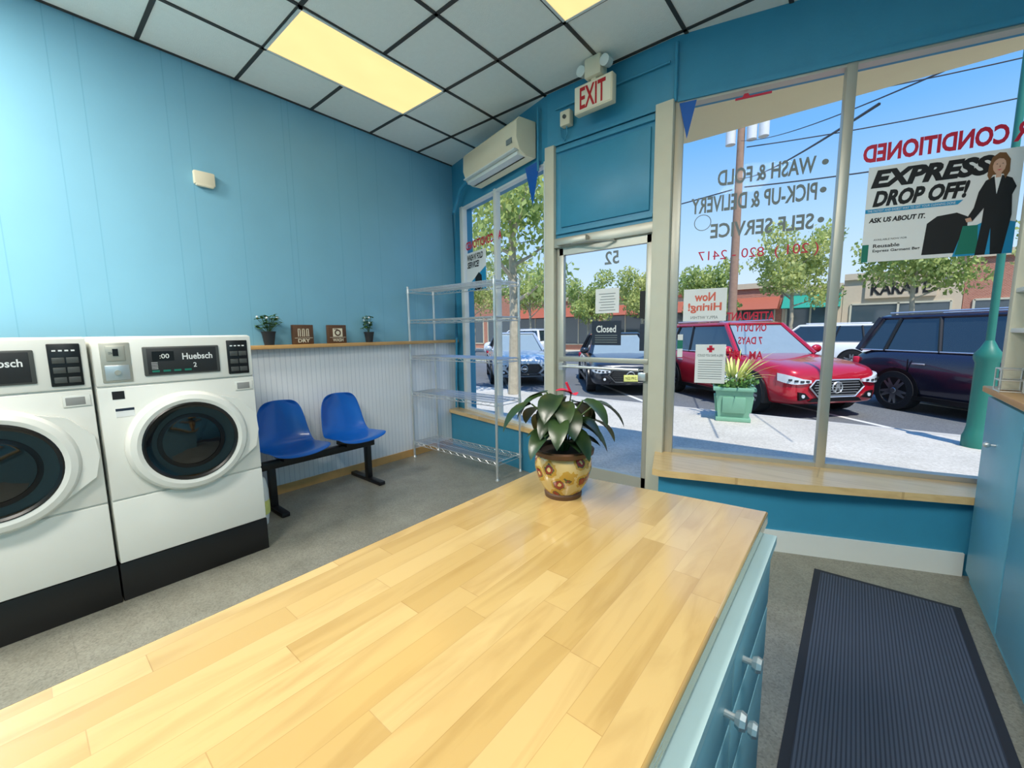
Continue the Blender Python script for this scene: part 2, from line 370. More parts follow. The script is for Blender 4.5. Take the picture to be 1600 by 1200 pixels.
# ---------------------------------------------------------------- windows
WR=frame((-1.0,3.02,0),(.968,.25,0),(0,0,1))
WLr=frame((-3.56,3.437,0),(.963,-.27,0),(0,0,1))
m=M(); m.T=WR
zb,zt=.46,2.87
for s0,s1 in ((-.035,.02),(.885,.935),(1.86,1.92)): m.box2((s0,zb,-.05),(s1,zt,.02),0,.004)
m.box2((-.03,zb,-.05),(2.25,zb+.03,.015)); m.box2((-.03,zt-.03,-.05),(2.25,zt,.015))
w1=m.obj("window_1",[M_alum],**ST)
t=M(); t.T=WR; t.poly([(-.02,zb+.02,-.02),(2.25,zb+.02,-.02),(2.25,zt-.02,-.02),(-.02,zt-.02,-.02)]); t.obj("glass",[M_glass],parent=w1)
m=M(); m.T=WLr; zb2,zt2=.44,2.77
for s0,s1 in ((-.02,.05),(.70,.745),(1.50,1.60)): m.box2((s0,zb2,-.04),(s1,zt2,.02),0,.004)
m.box2((0,zb2,-.04),(1.58,zb2+.03,.015)); m.box2((0,zt2-.03,-.04),(1.58,zt2,.015))
w2=m.obj("window_2",[M_white],**ST)
t=M(); t.T=WLr; t.poly([(0,zb2,-.015),(1.56,zb2,-.015),(1.56,zt2,-.015),(0,zt2,-.015)]); t.obj("glass",[M_glass],parent=w2)
def decal(T,items):
    m=M(); m.T=T
    for it in items: m.text(*it[:5],mi=0,z=-.012,mirror=True,bold=it[5] if len(it)>5 else .025)
    return m
m=decal(WR,[("WASH & FOLD",.24,.775,2.29,2.39),("PICK-UP & DELIVERY",.085,.79,2.13,2.235),("SELF SERVICE",.21,.785,1.96,2.055)])
for s,z in ((.82,2.345),(.82,2.185),(.82,2.01)): m.lathe([(0,-.012),(.017,-.012)],16,0,Matrix.Translation((s,z,0)))
m.obj("lettering",[M_gray],parent=w1,label="grey mirrored vinyl service lettering")
m=decal(WR,[("( 201 )  820 - 2417",.14,.82,1.80,1.88,.0)]); m.obj("lettering",[M_red],parent=w1,label="red mirrored phone number")
m=decal(WR,[("ATTENDANT",.335,.61,1.41,1.465),("ON DUTY",.39,.57,1.335,1.385),("7 DAYS",.41,.55,1.25,1.30),("AM - PM",.36,.56,1.15,1.205)]); m.obj("lettering",[M_red],parent=w1,label="red mirrored attendant notice")
m=decal(WR,[("AIR CONDITIONED",1.0,1.765,2.30,2.40,.04)]); m.obj("lettering",[M_red],parent=w1,label="red mirrored lettering")
m=M(); m.T=WR
n=24
for i in range(n):
    a,b=2*PI*i/n,2*PI*(i+1)/n; m.poly([(.16+r*math.cos(k),2.07+r*math.sin(k),-.012) for r,k in ((.048,a),(.053,a),(.053,b),(.048,b))])
m.obj("round_sticker",[M_gray],parent=w1)
m=M(); m.T=WR; m.box2((.32,2.80,-.015),(.52,2.812,-.01)); m.prism([(.36,2.812),(.40,2.812),(.39,2.83),(.37,2.83)],-.015,-.01); m.obj("sticker_strip",[M_red],parent=w1)
m=decal(WLr,[("AIR CONDITIONED",.06,.80,2.28,2.37,.035)]); m.obj("lettering",[M_red],parent=w2,label="red mirrored lettering")
# posters -------------------------------------------------------
m=M(); W_,H_=.635,.535
m.box2((0,0,-.003),(W_,H_,0),0)
m.text("EXPRESS",.015,.525,.415,.515,1,.001,bold=.055,shear=.25)
m.text("DROP OFF!",.03,.44,.31,.40,1,.001,bold=.05,shear=.25)
m.poly([(0,.278,.001),(.40,.278,.001),(.42,.30,.001),(0,.30,.001)],2)
m.text("THE FASTEST AND EASIEST WAY TO GET YOUR CLEANING DONE",.01,.39,.283,.295,0,.0015,bold=0)
m.text("ASK US ABOUT IT.",.02,.27,.222,.25,1,.001,bold=.04,shear=.15)
m.box2((.0,0,0),(.03,.10,.001),3); m.text("AVAILABLE NOW FOR",.05,.20,.12,.13,1,.001,bold=0)
m.text("Reusable",.05,.17,.08,.10,1,.001,bold=.02); m.text("Express Garment Bag",.05,.26,.05,.07,1,.001,bold=.02)
m.poly([(.27,.02,.001),(.46,.02,.001),(.445,.21,.001),(.40,.235,.001),(.32,.225,.001),(.28,.19,.001)],1)
m.poly([(.40,.0,.0012),(.635,.0,.0012),(.635,.16,.0012),(.54,.19,.0012),(.43,.13,.0012)],2)
m.poly([(.41,.01,.0016),(.50,.01,.0016),(.49,.16,.0016),(.43,.16,.0016)],3)
q=-.035
m.poly([(x+q,y,.002) for x,y in ((.525,.0),(.565,.0),(.575,.14),(.585,.0),(.63,.0),(.650,.20),(.642,.30),(.655,.34),(.635,.385),(.595,.405),(.57,.405),(.535,.385),(.512,.33),(.50,.25),(.475,.195),(.50,.18),(.54,.245),(.538,.17))],1)
m.poly([(.565+q,.41,.0024),(.595+q,.41,.0024),(.582+q,.31,.0024)],0)
m.poly([(.470+q,.197,.0024),(.478+q,.178,.0024),(.500+q,.182,.0024),(.492+q,.202,.0024)],4)
m.poly([(.54+q,.455,.0022),(.55+q,.50,.0022),(.575+q,.52,.0022),(.60+q,.515,.0022),(.62+q,.48,.0022),(.622+q,.42,.0022),(.608+q,.385,.0022),(.60+q,.41,.0022),(.56+q,.41,.0022),(.548+q,.385,.0022),(.538+q,.41,.0022)],5)
m.box2((.571+q,.395,.0024),(.591+q,.42,.0032),4)
m.prism([(.58+q+.025*math.cos(k*.524),.455+(.036 if math.sin(k*.524)>0 else .043)*math.sin(k*.524)) for k in range(12)],.0,.0036,4)
m.poly([(.555+q,.475,.0040),(.562+q,.50,.0040),(.585+q,.508,.0040),(.603+q,.495,.0040),(.607+q,.465,.0040),(.597+q,.485,.0040),(.575+q,.49,.0040)],5)
m.poly([(.571+q,.434,.0042),(.591+q,.434,.0042),(.581+q,.429,.0042)],6)
m.poly([(.579+q,.445,.0042),(.584+q,.445,.0042),(.582+q,.458,.0042)],5)
for dx in (-.010,.012): m.poly([(.58+q+dx-.005,.461,.0042),(.58+q+dx+.004,.461,.0042),(.58+q+dx,.465,.0042)],1)
m.obj("poster",[M_paper,M_text,M_cyan,M_greeni,M_skin,M_hair,M_red],T=WR@Matrix.Translation((1.03,1.735,.0)),label="white drop-off service poster with bold black lettering on window",category="poster")
m=M(); m.box2((0,0,-.003),(.42,.42,0),0); m.text("WASH N' FOLD",.02,.36,.33,.40,1,.001,bold=.04,shear=.2); m.text("SERVICE!",.02,.28,.25,.32,1,.001,bold=.04,shear=.2)
m.poly([(0,.0,.001),(.42,.0,.001),(.42,.24,.001),(.1,.1,.001)],2); m.poly([(.18,.0,.0015),(.34,.0,.0015),(.33,.15,.0015),(.27,.19,.0015),(.19,.14,.0015)],1)
m.obj("poster",[M_paper,M_text,M_cyan],T=WLr@Matrix.Translation((.09,1.82,.0)),label="blue and white wash and fold poster on window pane",category="poster")
m=M(); m.box2((0,0,-.003),(.27,.22,0),0); m.text("Now",.07,.20,.135,.195,1,.001,mirror=True,bold=.03); m.text("Hiring!",.03,.24,.055,.125,1,.001,mirror=True,bold=.03); m.text("APPLY WITHIN",.05,.22,.015,.035,2,.001,mirror=True,bold=0)
m.obj("poster",[M_paper,M_orange,M_gray],T=WR@Matrix.Translation((.06,1.41,.0)),label="white hiring notice with coral mirrored lettering on window",category="poster")
m=M(); m.box2((0,0,-.003),(.19,.27,0),0); m.box2((.085,.215,0),(.105,.262,.001),1); m.box2((.072,.23,0),(.118,.247,.001),1); m.text("COULD YOU SAVE A LIFE?",.015,.175,.185,.203,2,.001,bold=.01)
for i in range(9): m.box2((.02,.03+i*.016,0),(.17,.034+i*.016,.0008),2)
m.obj("poster",[M_paper,M_red,M_gray],T=WR@Matrix.Translation((.15,.98,.0)),label="small white notice with red cross on window",category="poster")
m=M(); m.box2((0,0,0),(.035,.16,.002),0,); m.box2((0,.06,.002),(.035,.12,.003),1); m.obj("sticker",[M_paper,M_greeni],T=WR@Matrix.Translation((.03,1.16,0)),label="narrow green and white sticker on window post",category="sticker")
def pennant(T,lab):
    m=M(); m.prism([(0,0),(.21,0),(.105,-.34)],0,.002); m.obj("pennant",[M_blue],T=T,label=lab,category="pennant",group="blue pennants hung in the windows")
pennant(WLr@Matrix.Translation((1.26,2.79,.03)),"triangular blue pennant hanging in the window by door")
pennant(WR@Matrix.Translation((-.01,2.84,.03))@Matrix.Diagonal((.5,.68,1,1)),"small triangular blue pennant hanging at window post")
# ---------------------------------------------------------------- door
m=M()
m.box2((-2.075,2.965,0),(-1.985,3.05,2.85),0,.004); m.box2((-1.15,2.955,0),(-1.03,3.06,2.87),0,.004)
m.box2((-1.99,2.97,2.04),(-1.14,3.05,2.115),1,.004)
m.box2((-1.99,3.0,2.1),(-1.14,3.05,2.86),2); m.box2((-1.93,2.985,2.20),(-1.19,3.0,2.76),2,.006)
for z in (2.16,2.80): m.box2((-1.97,2.975,z-.012),(-1.16,3.0,z+.012),2)
d1=m.obj("door_1",[M_beige,M_alum,M_teal],**ST)
m=M()
m.box2((-1.975,3.0,.01),(-1.91,3.04,2.04),0,.004); m.box2((-1.205,3.0,.01),(-1.155,3.04,2.04),0,.004)
m.box2((-1.95,3.0,1.98),(-1.17,3.04,2.04),0); m.box2((-1.95,3.0,.01),(-1.17,3.04,.22),0)
m.box2((-1.95,2.995,1.10),(-1.17,3.04,1.14),0,.004); m.obj("door_leaf",[M_alum],parent=d1)
m=M(); m.poly([(-1.93,3.02,.2),(-1.18,3.02,.2),(-1.18,3.02,2.0),(-1.93,3.02,2.0)]); m.obj("glass",[M_glass],parent=d1)
m=M(); m.box2((-1.23,2.955,.98),(-1.17,3.0,1.04),0,.006); m.tube([(-1.9,2.95,1.06),(-1.22,2.95,1.06)],.012); m.box2((-1.92,2.94,1.03),(-1.88,3.0,1.09)); m.obj("push_bar",[M_chrome],parent=d1)
m=M(); m.box2((-1.93,2.92,2.045),(-1.66,2.975,2.10),0,.01); m.tube([(-1.8,2.94,2.05),(-1.6,2.86,2.03),(-1.45,2.98,2.03)],.009); m.obj("door_closer",[M_alum],parent=d1)
DF=frame((0,2.99,0),(1,0,0),(0,0,1))
m=M(); m.T=DF; m.text("52",-1.54,-1.42,1.86,1.96,0,-.02,mirror=True,bold=.02); m.obj("house_number",[M_gray],parent=d1)
m=M(); m.box2((0,0,-.004),(.25,.19,0),0,); m.text("Closed",.04,.21,.10,.155,1,.001,bold=.02)
for i in range(4): m.box2((.03,.02+i*.018,0),(.22,.026+i*.018,.001),2)
m.obj("closed_sign",[M_navy,M_paper,M_gray],T=DF@Matrix.Translation((-1.64,1.24,-.01)),label="dark navy sign reading Closed on glass door",category="sign")
m=M(); m.box2((0,0,-.003),(.20,.19,0),0)
for i in range(7): m.box2((.03+(i%3)*.01,.02+i*.021,0),(.17-(i%2)*.01,.025+i*.021,.001),1)
m.obj("notice_paper",[M_paper,M_gray],T=DF@Matrix.Translation((-1.61,1.49,-.01)),label="white paper notice taped to glass door",category="notice")
m=M(); m.box2((0,0,-.003),(.04,.20,0),0); m.obj("sticker",[M_text],T=DF@Matrix.Translation((-1.245,1.44,-.01)),label="narrow black sticker on glass door edge",category="sticker")
m=M(); m.box2((0,0,-.003),(.035,.20,0),0); m.obj("sticker",[M_navy],T=DF@Matrix.Translation((-1.24,1.20,-.01)),label="narrow navy sticker on glass door edge",category="sticker")
# ---------------------------------------------------------------- ceiling lights
def panel(x0,y0,strength,col,lab,lamp=0):
    r=root("ceiling_light",(x0+.2775,y0+.5625,CZ),label=lab,category="light",group="recessed ceiling light panels")
    m=M(); m.box2((-.265,-.55,-.008),(.265,.55,.0))
    e=bpy.data.materials.new("diffuser"); e.use_nodes=True; nt=e.node_tree; b=nt.nodes["Principled BSDF"]; b.inputs["Base Color"].default_value=(.12,.11,.08,1); b.inputs["Emission Color"].default_value=col; b.inputs["Roughness"].default_value=.8
    nz=N(nt,"ShaderNodeTexNoise"); nz.inputs["Scale"].default_value=3; r_=N(nt,"ShaderNodeMapRange"); r_.inputs["To Min"].default_value=strength*.9; r_.inputs["To Max"].default_value=strength*1.08; L(nt,nz.outputs["Fac"],r_.inputs["Value"]); L(nt,r_.outputs[0],b.inputs["Emission Strength"])
    m.obj("diffuser",[e],parent=r)
    m=M()
    for a,b_ in (((-.2775,-.5625,-.012),(-.26,.5625,0)),((.26,-.5625,-.012),(.2775,.5625,0)),((-.2775,-.5625,-.012),(.2775,-.545,0)),((-.2775,.545,-.012),(.2775,.5625,0))): m.box2(a,b_)
    m.obj("frame",[M_white],parent=r)
    if lamp:
        l=bpy.data.lights.new("lamp",'AREA'); l.shape='RECTANGLE'; l.size=.5; l.size_y=1.08; l.energy=lamp; l.color=(1,.95,.86)  # extra area light, carried only by the added out-of-view panels
        o=bpy.data.objects.new("lamp",l); COL.objects.link(o); o.location=(0,0,-.015); o.parent=r
cl=C(255,221,150)
panel(-3.20,1.2875,1.25,cl,"long glowing cream fluorescent panel in tile ceiling")
panel(-1.535,1.2875,1.25,cl,"glowing fluorescent ceiling panel above folding table")
panel(-3.20,-1.525,3,(1,.95,.85,1),"added unseen white fill panel in ceiling by washers",98)  # added behind the camera to brighten the washer side
panel(-1.535,-1.525,3,(1,.95,.85,1),"added unseen white fill panel in ceiling behind folding table",80)  # second added panel out of view, fill for the room
panel(.13,-.4,3,(1,.95,.85,1),"added unseen white fill panel in ceiling above cabinets",50)  # third added panel, out of frame, lights table and cabinets
# ---------------------------------------------------------------- washers
LF=frame((0,0,0),(0,1,0),(0,0,1))
def washer(y0,lab):
    T=frame((-2.8,y0,0),(0,1,0),(0,0,1))
    r=root("washing_machine",T=T,label=lab,category="washing machine",group="front loading washers in a row")
    w=.685
    m=M(); m.box2((.002,.2,-.75),(w,1.355,-.012),0,.012); m.box2((.004,.205,-.02),(w-.002,.53,0),0,.006); m.box2((.004,.538,-.02),(w-.002,1.105,0),0,.006); m.box2((.004,1.113,-.02),(w-.002,1.35,.004),0,.008)
    m.box2((.58,1.03,0),(w-.012,1.085,.006),0,.004); m.box2((.59,1.038,.004),(w-.03,1.075,.0075),1,.002)
    m.obj("cabinet",[M_app,M_appg],parent=r)
    m=M(); m.box2((0,0,-.75),(w+.002,.2,-.004),0,.004); m.obj("base",[M_black],parent=r)
    c=(.345,.785)
    m=M(); T2=Matrix.Translation((c[0],c[1],0))
    m.lathe([(.272,0),(.270,.03),(.256,.05),(.232,.058),(.212,.052),(.203,.03)],56,0,T2)
    m.prism([(c[0]+.12,c[1]+.235),(c[0]+.24,c[1]+.20),(w-.018,c[1]+.10),(w-.010,c[1]+.0),(w-.03,c[1]-.10),(c[0]+.17,c[1]-.205),(c[0]+.15,c[1])],0,.030,0)
    d=m.obj("door",[M_app],parent=r)
    m=M(); m.lathe([(.214,.052),(.206,.058),(.196,.05)],56,0,T2); m.obj("rim",[M_black],parent=d)
    m=M(); m.lathe([(.205,.045),(.17,.036),(.12,.04),(.05,.05),(0,.052)],48,0,T2); m.obj("door_glass",[M_bglass],parent=d)
    m=M(); m.lathe([(.15,.0405),(.135,.0415),(.13,.043)],48,0,T2); m.obj("drum_ring",[M_drum],parent=d)
    m=M(); m.box2((.185,1.15,0),(.515,1.30,.012),0,.005); m.box2((.20,1.158,.01),(.50,1.292,.0135),1,.002)
    m.text("Huebsch",.345,.48,1.228,1.262,2,.0155,bold=.02); m.text("2",.39,.405,1.185,1.21,2,.0155,bold=.01)
    m.box2((.22,1.225,.0135),(.31,1.275,.0145),3); m.text(":00",.25,.29,1.238,1.262,4,.0155,bold=.01)
    for i in range(4): m.box2((.215+i*.045,1.168,.0135),(.245+i*.045,1.178,.0155),5)
    for i in range(5): m.box2((.215,1.185+i*.008,.0135),(.24,1.187+i*.008,.0145),2)
    m.obj("display",[M_dgrey,M_char,M_paper,M_black,M_app,M_greeni],parent=r)
    m=M(); m.box2((.555,1.13,0),(.66,1.325,.012),0,.004)
    for i in range(3):
        m.box2((.566,1.145+i*.045,.012),(.606,1.172+i*.045,.015),1,.002); m.box2((.611,1.145+i*.045,.012),(.651,1.172+i*.045,.015),1,.002)
    for i in range(4): m.box2((.57+i*.02,1.29,.012),(.582+i*.02,1.297,.0135),2)
    m.obj("keypad",[M_black,M_dgrey,M_paper],parent=r)
    m=M(); m.box2((.03,1.13,0),(.14,1.325,.01),0,.004); m.box2((.05,1.235,.008),(.12,1.31,.014),0,.003); m.box2((.075,1.26,.012),(.095,1.295,.018),1); m.box2((.04,1.14,.008),(.13,1.215,.012),2,.003)
    m.cyl((.085,1.178,.01),(.085,1.178,.02),.012,mi=0); m.text("25c",.06,.075,1.27,1.28,1,.016,bold=0)
    m.obj("coin_slot",[M_alum,M_black,M_chrome],parent=r)
    m=M(); m.box2((.055,1.045,0),(.10,1.085,.002),0); m.obj("energy_sticker",[M_text],parent=r)
    m=M(); m.box2((.06,.955,0),(.13,.998,.002),0); m.box2((.06,.985,.002),(.13,.998,.0025),1); m.obj("info_sticker",[M_paper,M_navy],parent=r)
washer(.238,"white front-load washer with dark keypad beside blue chairs")
washer(-.455,"white front-load washer next to another washer")
m=M(); m.lathe([(0,0),(.06,0),(.075,.1),(.075,.25),(.06,.33),(.03,.36),(0,.36)],20,0); m.lathe([(.076,.08),(.0775,.1),(.0775,.16),(.076,.18)],20,1)
m.obj("detergent_bag",[M_white,M_yel],T=(-3.22,1.01,0),label="white plastic bag with yellow label beside washer",category="bag")
# ---------------------------------------------------------------- chairs
r=root("beam_seating",(-3.4,1.6,0),label="two blue plastic shell seats on black steel beam",category="chair")
def seat_shell(yc):
    m=M(); prof=[(.23,.43),(.215,.452),(.15,.447),(.05,.437),(-.05,.437),(-.12,.46),(-.165,.52),(-.19,.62),(-.215,.72),(-.225,.80),(-.222,.825)]
    nn=11
    t=bmesh.new(); rows=[]
    for i,(x,z) in enumerate(prof):
        f=i/(len(prof)-1); hw=.225 if f<.35 else .225-.075*((f-.35)/.65)**1.5
        if i==0: hw=.20
        if i==len(prof)-1: hw*=.62
        if i==len(prof)-2: hw*=.9
        row=[]
        for k in range(nn):
            u=-1+2*k/(nn-1); e=abs(u)**2.4
            up=.035*e if f<.5 else 0; fx=.05*e if f>=.4 else 0
            row.append(t.verts.new((x+fx,yc+u*hw,z+up)))
        rows.append(row)
    for a,b in zip(rows,rows[1:]):
        for k in range(nn-1): t.faces.new((a[k],a[k+1],b[k+1],b[k]))
    bmesh.ops.recalc_face_normals(t,faces=t.faces); m.add(t,0,None,True)
    o=m.obj("seat",[M_blue],parent=r,sharp=80); s=o.modifiers.new("s",'SOLIDIFY'); s.thickness=.01; b=o.modifiers.new("u",'SUBSURF'); b.levels=1; b.render_levels=2
    m=M(); m.box2((-.08,yc-.1,.385),(.1,yc+.1,.43),0); m.obj("seat_bracket",[M_black],parent=r)
seat_shell(-.26); seat_shell(.25)
m=M(); m.box2((-.03,-.50,.33),(.03,.46,.39),0,.005); m.obj("beam",[M_black],parent=r)
for yy in (-.42,.40):
    m=M(); m.box2((-.025,yy-.025,.03),(.025,yy+.025,.34),0,.004); m.box2((-.27,yy-.03,.0),(.22,yy+.03,.035),0,.008); m.obj("leg",[M_black],parent=r)
# ---------------------------------------------------------------- wire rack
r=root("wire_shelving",(-3.66,2.72,0),label="chrome wire shelving rack with five empty shelves",category="shelf")
RW,RD=1.22,.34
for i,(x,y) in enumerate(((0,0),(RW,0),(0,RD),(RW,RD))):
    m=M(); m.cyl((x,y,.02),(x,y,1.83),.0125,seg=12); m.cyl((x,y,0),(x,y,.02),.02,.012,seg=12); m.sph((x,y,1.83),.0135,mi=0,seg=10)
    m.obj("post",[M_chrome],parent=r)
for z in (.17,.72,1.11,1.49,1.805):
    m=M()
    for dz in (0,-.03):
        for a,b in (((0,0),(RW,0)),((RW,0),(RW,RD)),((RW,RD),(0,RD)),((0,RD),(0,0))): m.cyl((a[0],a[1],z+dz),(b[0],b[1],z+dz),.004,seg=6)
    k=0
    while k*.027<RW:
        m.cyl((k*.027,0,z+.004),(k*.027,RD,z+.004),.0018,seg=5); k+=1
    for y in (RD*.33,RD*.66): m.cyl((0,y,z),(RW,y,z),.0035,seg=6)
    pts=[]
    for k in range(0,25):
        pts.append((k*RW/24,0,z-(.0 if k%2 else .03)))
    m.tube(pts,.0022,5); m.tube([(p[0],RD,p[2]) for p in pts],.0022,5)
    for (x,y) in ((0,0),(RW,0),(0,RD),(RW,RD)): m.cyl((x,y,z-.035),(x,y,z+.008),.017,.015,seg=10)
    m.obj("wire_shelf",[M_chrome],parent=r)
# ---------------------------------------------------------------- air conditioner
r=root("air_conditioner",T=frame((-2.64,2.925,2.82),(.966,-.26,0),(0,0,1)),label="white wall-mounted split air conditioner above window",category="air conditioner")
m=M(); sec=[(-.205,.0),(-.205,.29),(-.03,.29),(.0,.26),(.005,.12),(-.03,.03),(-.10,.0)]
rings=[[(x,yy,zz) for zz,yy in sec] for x in (-.50,-.495,.395,.40)]
m.loft(rings,0,smooth=False); body=m.obj("body",[M_cream],parent=r)
b=body.modifiers.new("b",'BEVEL'); b.width=.012; b.segments=2; b.limit_method='ANGLE'
m=M(); m.box2((-.48,.035,-.035),(.38,.045,.012),0); m.box2((-.47,.0,-.12),(.37,.03,-.025),0,.004); m.obj("louver",[M_white],parent=r)
m=M(); m.box2((.26,.10,.003),(.34,.14,.009),0); m.obj("indicator",[M_gray],parent=r)
m=M()
for i in range(12): m.box2((-.46+i*.07,.29,-.19),(-.40+i*.07,.294,-.05),0)
m.obj("intake_grille",[M_dgrey],parent=r)
m=M(); m.tube([(-3.15,3.20,2.95),(-3.4,3.28,2.9),(-3.60,3.35,2.7),(-3.62,3.36,1.3)],.018); m.tube([(-3.62,3.36,1.3),(-3.66,3.36,.46)],.012); m.obj("refrigerant_pipe",[M_teal],label="teal painted pipe running down wall corner",category="pipe")
# exit sign
r=root("exit_sign",T=frame((-1.555,2.85,2.93),(1,-.04,0),(0,0,1)),label="white emergency sign with red EXIT letters",category="sign")
m=M(); m.box2((-.155,0,-.03),(.155,.19,.03),0,.008); m.obj("sign_box",[M_cream],parent=r)
m=M(); m.box2((-.145,.01,.03),(.145,.18,.033),0); m.obj("sign_face",[M_exitw],parent=r)
m=M(); m.text("EXIT",-.105,.105,.022,.168,0,.0345,bold=.02); m.obj("lettering",[M_redlit],parent=r)
m=M(); m.box2((-.06,.205,-.05),(.07,.335,.05),0,.01); m.box2((-.02,.185,-.02),(.02,.21,.02)); m.obj("battery_box",[M_cream],parent=r)
for sx in (-.09,.10):
    m=M(); m.cyl((sx,.28,-.02),(sx,.27,.05),.03,.036,seg=16); m.obj("emergency_lamp",[M_white],parent=r)
r=root("junction_box",T=frame((-1.86,2.99,2.95),(1,0,0),(0,0,1)),label="small beige electrical box with cord on wall",category="electrical box")
m=M(); m.box2((-.045,0,0),(.045,.11,.06),0,.008); m.cyl((0,.06,.06),(0,.06,.07),.015,mi=1); m.obj("box_body",[M_cream,M_dgrey],parent=r)
m=M(); m.tube([(0,0,.03),(.0,-.05,.02),(-.03,-.09,.01),(-.06,-.06,.01),(-.07,.02,.01)],.005); m.obj("cord",[M_teal],parent=r)
m=M(); m.T=LF; m.box2((.955,2.435,-3.74),(1.085,2.53,-3.70),0,.01); m.box2((.965,2.425,-3.73),(1.075,2.45,-3.70),0,.008); m.obj("wall_sensor",[M_cream],label="small beige plastic alarm box on blue wall",category="alarm")
# ---------------------------------------------------------------- shelf decor
def small_plant(y,lab,h,seed,bush,s=1.0,wide=1.0):
    random.seed(seed)
    r=root("potted_plant",(-3.675,y,1.272),label=lab,category="plant",group="small potted plants on wood ledge")
    m=M(); m.lathe([(0,0),(.032*s,0),(.044*s,.08*s),(.050*s,.10*s),(.042*s,.101*s),(.038*s,.08*s),(0,.08*s)],20); m.obj("pot",[M_char],parent=r)
    m=M()
    for i in range(bush):
        a=random.uniform(0,6.3); q=random.uniform(.15,1); rr=.055*q
        tip=(rr*math.cos(a)*.9,rr*math.sin(a)*1.7*wide,.10*s+h*random.uniform(.2,1))
        m.tube([(0,0,.08*s),(tip[0]*.5,tip[1]*.5,.08*s+(tip[2]-.08*s)*.6),tip],.0012,4,1)
        for k in range(5):
            b=random.uniform(0,6.3); m.leaf(tip,(math.cos(b),math.sin(b),random.uniform(-.2,.7)),.034,.012,.5,0,seg=3)
    m.obj("foliage",[M_leafS,M_stem],parent=r)
    for i in range(4):
        m=M(); a=random.uniform(0,6.3); m.sph((.04*math.cos(a),.07*math.sin(a)*wide,.10*s+h*random.uniform(.5,1)),.009,mi=0,seg=6); m.obj("flower",[M_paper],parent=r)
small_plant(1.345,"small leafy plant in dark pot beside DRY sign",.13,3,34,1.1,1.15)
small_plant(2.25,"small upright plant in dark pot on wood ledge",.15,4,22,1.0,.7)
def block_sign(y,word,lab,pict):
    T=frame((-3.675,y,1.272),(0,1,0),(0,0,1)); m=M(); m.box2((-.085,0,-.025),(.085,.165,.02),0,.003)
    m.text(word,-.05,.05,.015,.045,1,.022,bold=.02)
    if pict: m.box2((-.045,.06,.02),(.045,.135,.022),1); m.lathe([(.018,.0235),(.030,.0235)],20,0,Matrix.Translation((0,.095,0))); m.box2((-.035,.125,.022),(.0,.131,.023),0)
    else:
        for dx in (-.035,0,.035):
            m.box2((dx-.012,.065,.02),(dx-.006,.13,.0225),1); m.box2((dx+.004,.065,.02),(dx+.010,.13,.0225),1); m.box2((dx-.012,.125,.02),(dx+.010,.132,.0225),1)
    m.box2((-.075,.052,.02),(.075,.055,.0215),1)
    m.obj("wood_block_sign",[M_woodd,M_cream],T=T,label=lab,category="sign",group="wooden block signs on ledge")
block_sign(1.615,"DRY","dark wooden block sign reading DRY",False); block_sign(1.92,"WASH","dark wooden block sign reading WASH",True)
# ---------------------------------------------------------------- folding table
r=root("folding_table",(0,0,0),label="butcher block folding table on light blue drawer cabinets",category="table")
m=M(); m.prism([(-.865,-1.3),(-.15,-1.3),(-.15,1.285),(-.865,1.20)],.812,.85); o=m.obj("tabletop",[M_wood],parent=r); b=o.modifiers.new("b",'BEVEL'); b.width=.005; b.segments=2
m=M(); m.prism([(-.80,-1.25),(-.165,-1.25),(-.165,1.235),(-.80,1.15)],.795,.812,1); m.prism([(-.79,-1.25),(-.145,-1.25),(-.145,1.225),(-.79,1.13)],.0,.775,0); m.prism([(-.81,-1.26),(-.124,-1.26),(-.124,1.26),(-.81,1.16)],.775,.797,2); m.obj("cabinet_body",[M_teal3,M_dgrey,M_teal4],parent=r)
for (y0,y1,ky) in ((.785,1.19,.86),(.33,.77,.71),(-.12,.315,.1)):
    for (z0,z1) in ((.64,.765),(.49,.63),(.10,.48)):
        m=M(); m.box2((-.145,y0,z0),(-.127,y1,z1),0,.004); d=m.obj("drawer",[M_teal3],parent=r)
        kz=min((z0+z1)/2,z1-.07) if z1<.5 else (z0+z1)/2
        m=M(); m.cyl((-.127,ky,kz),(-.108,ky,kz),.006,seg=10); m.lathe([(0,.018),(.013,.016),(.016,.008),(.012,0),(0,0)],8,0,Matrix.Translation((-.110,ky,kz))@Matrix.Rotation(PI/2,4,'Y')); m.obj("knob",[M_chrome],parent=d)
def pot_mat():
    m,nt,b=newmat("floral_ceramic"); tc=N(nt,"ShaderNodeTexCoord")
    v=N(nt,"ShaderNodeTexVoronoi"); v.inputs["Scale"].default_value=24; L(nt,tc.outputs["Object"],v.inputs["Vector"])
    nz=N(nt,"ShaderNodeTexNoise"); nz.inputs["Scale"].default_value=70; L(nt,tc.outputs["Object"],nz.inputs["Vector"])
    d=math_n(nt,'ADD',v.outputs["Distance"],math_n(nt,'MULTIPLY',nz.outputs["Fac"],.4))
    rp=N(nt,"ShaderNodeValToRGB"); L(nt,d,rp.inputs[0]); rp.color_ramp.interpolation='CONSTANT'; e=rp.color_ramp.elements
    e[0].color=C(225,200,130); e[1].position=.34; e[1].color=C(140,34,28); e.new(.52).color=C(70,76,40); e.new(.58).color=C(186,146,56); e.new(.76).color=C(206,180,120)
    L(nt,rp.outputs[0],b.inputs["Base Color"]); b.inputs["Roughness"].default_value=.15; b.inputs["Coat Weight"].default_value=.6; return m
random.seed(11)
r=root("potted_anthurium",(-.665,1.045,.85),label="leafy green plant in yellow floral ceramic pot on table",category="plant")
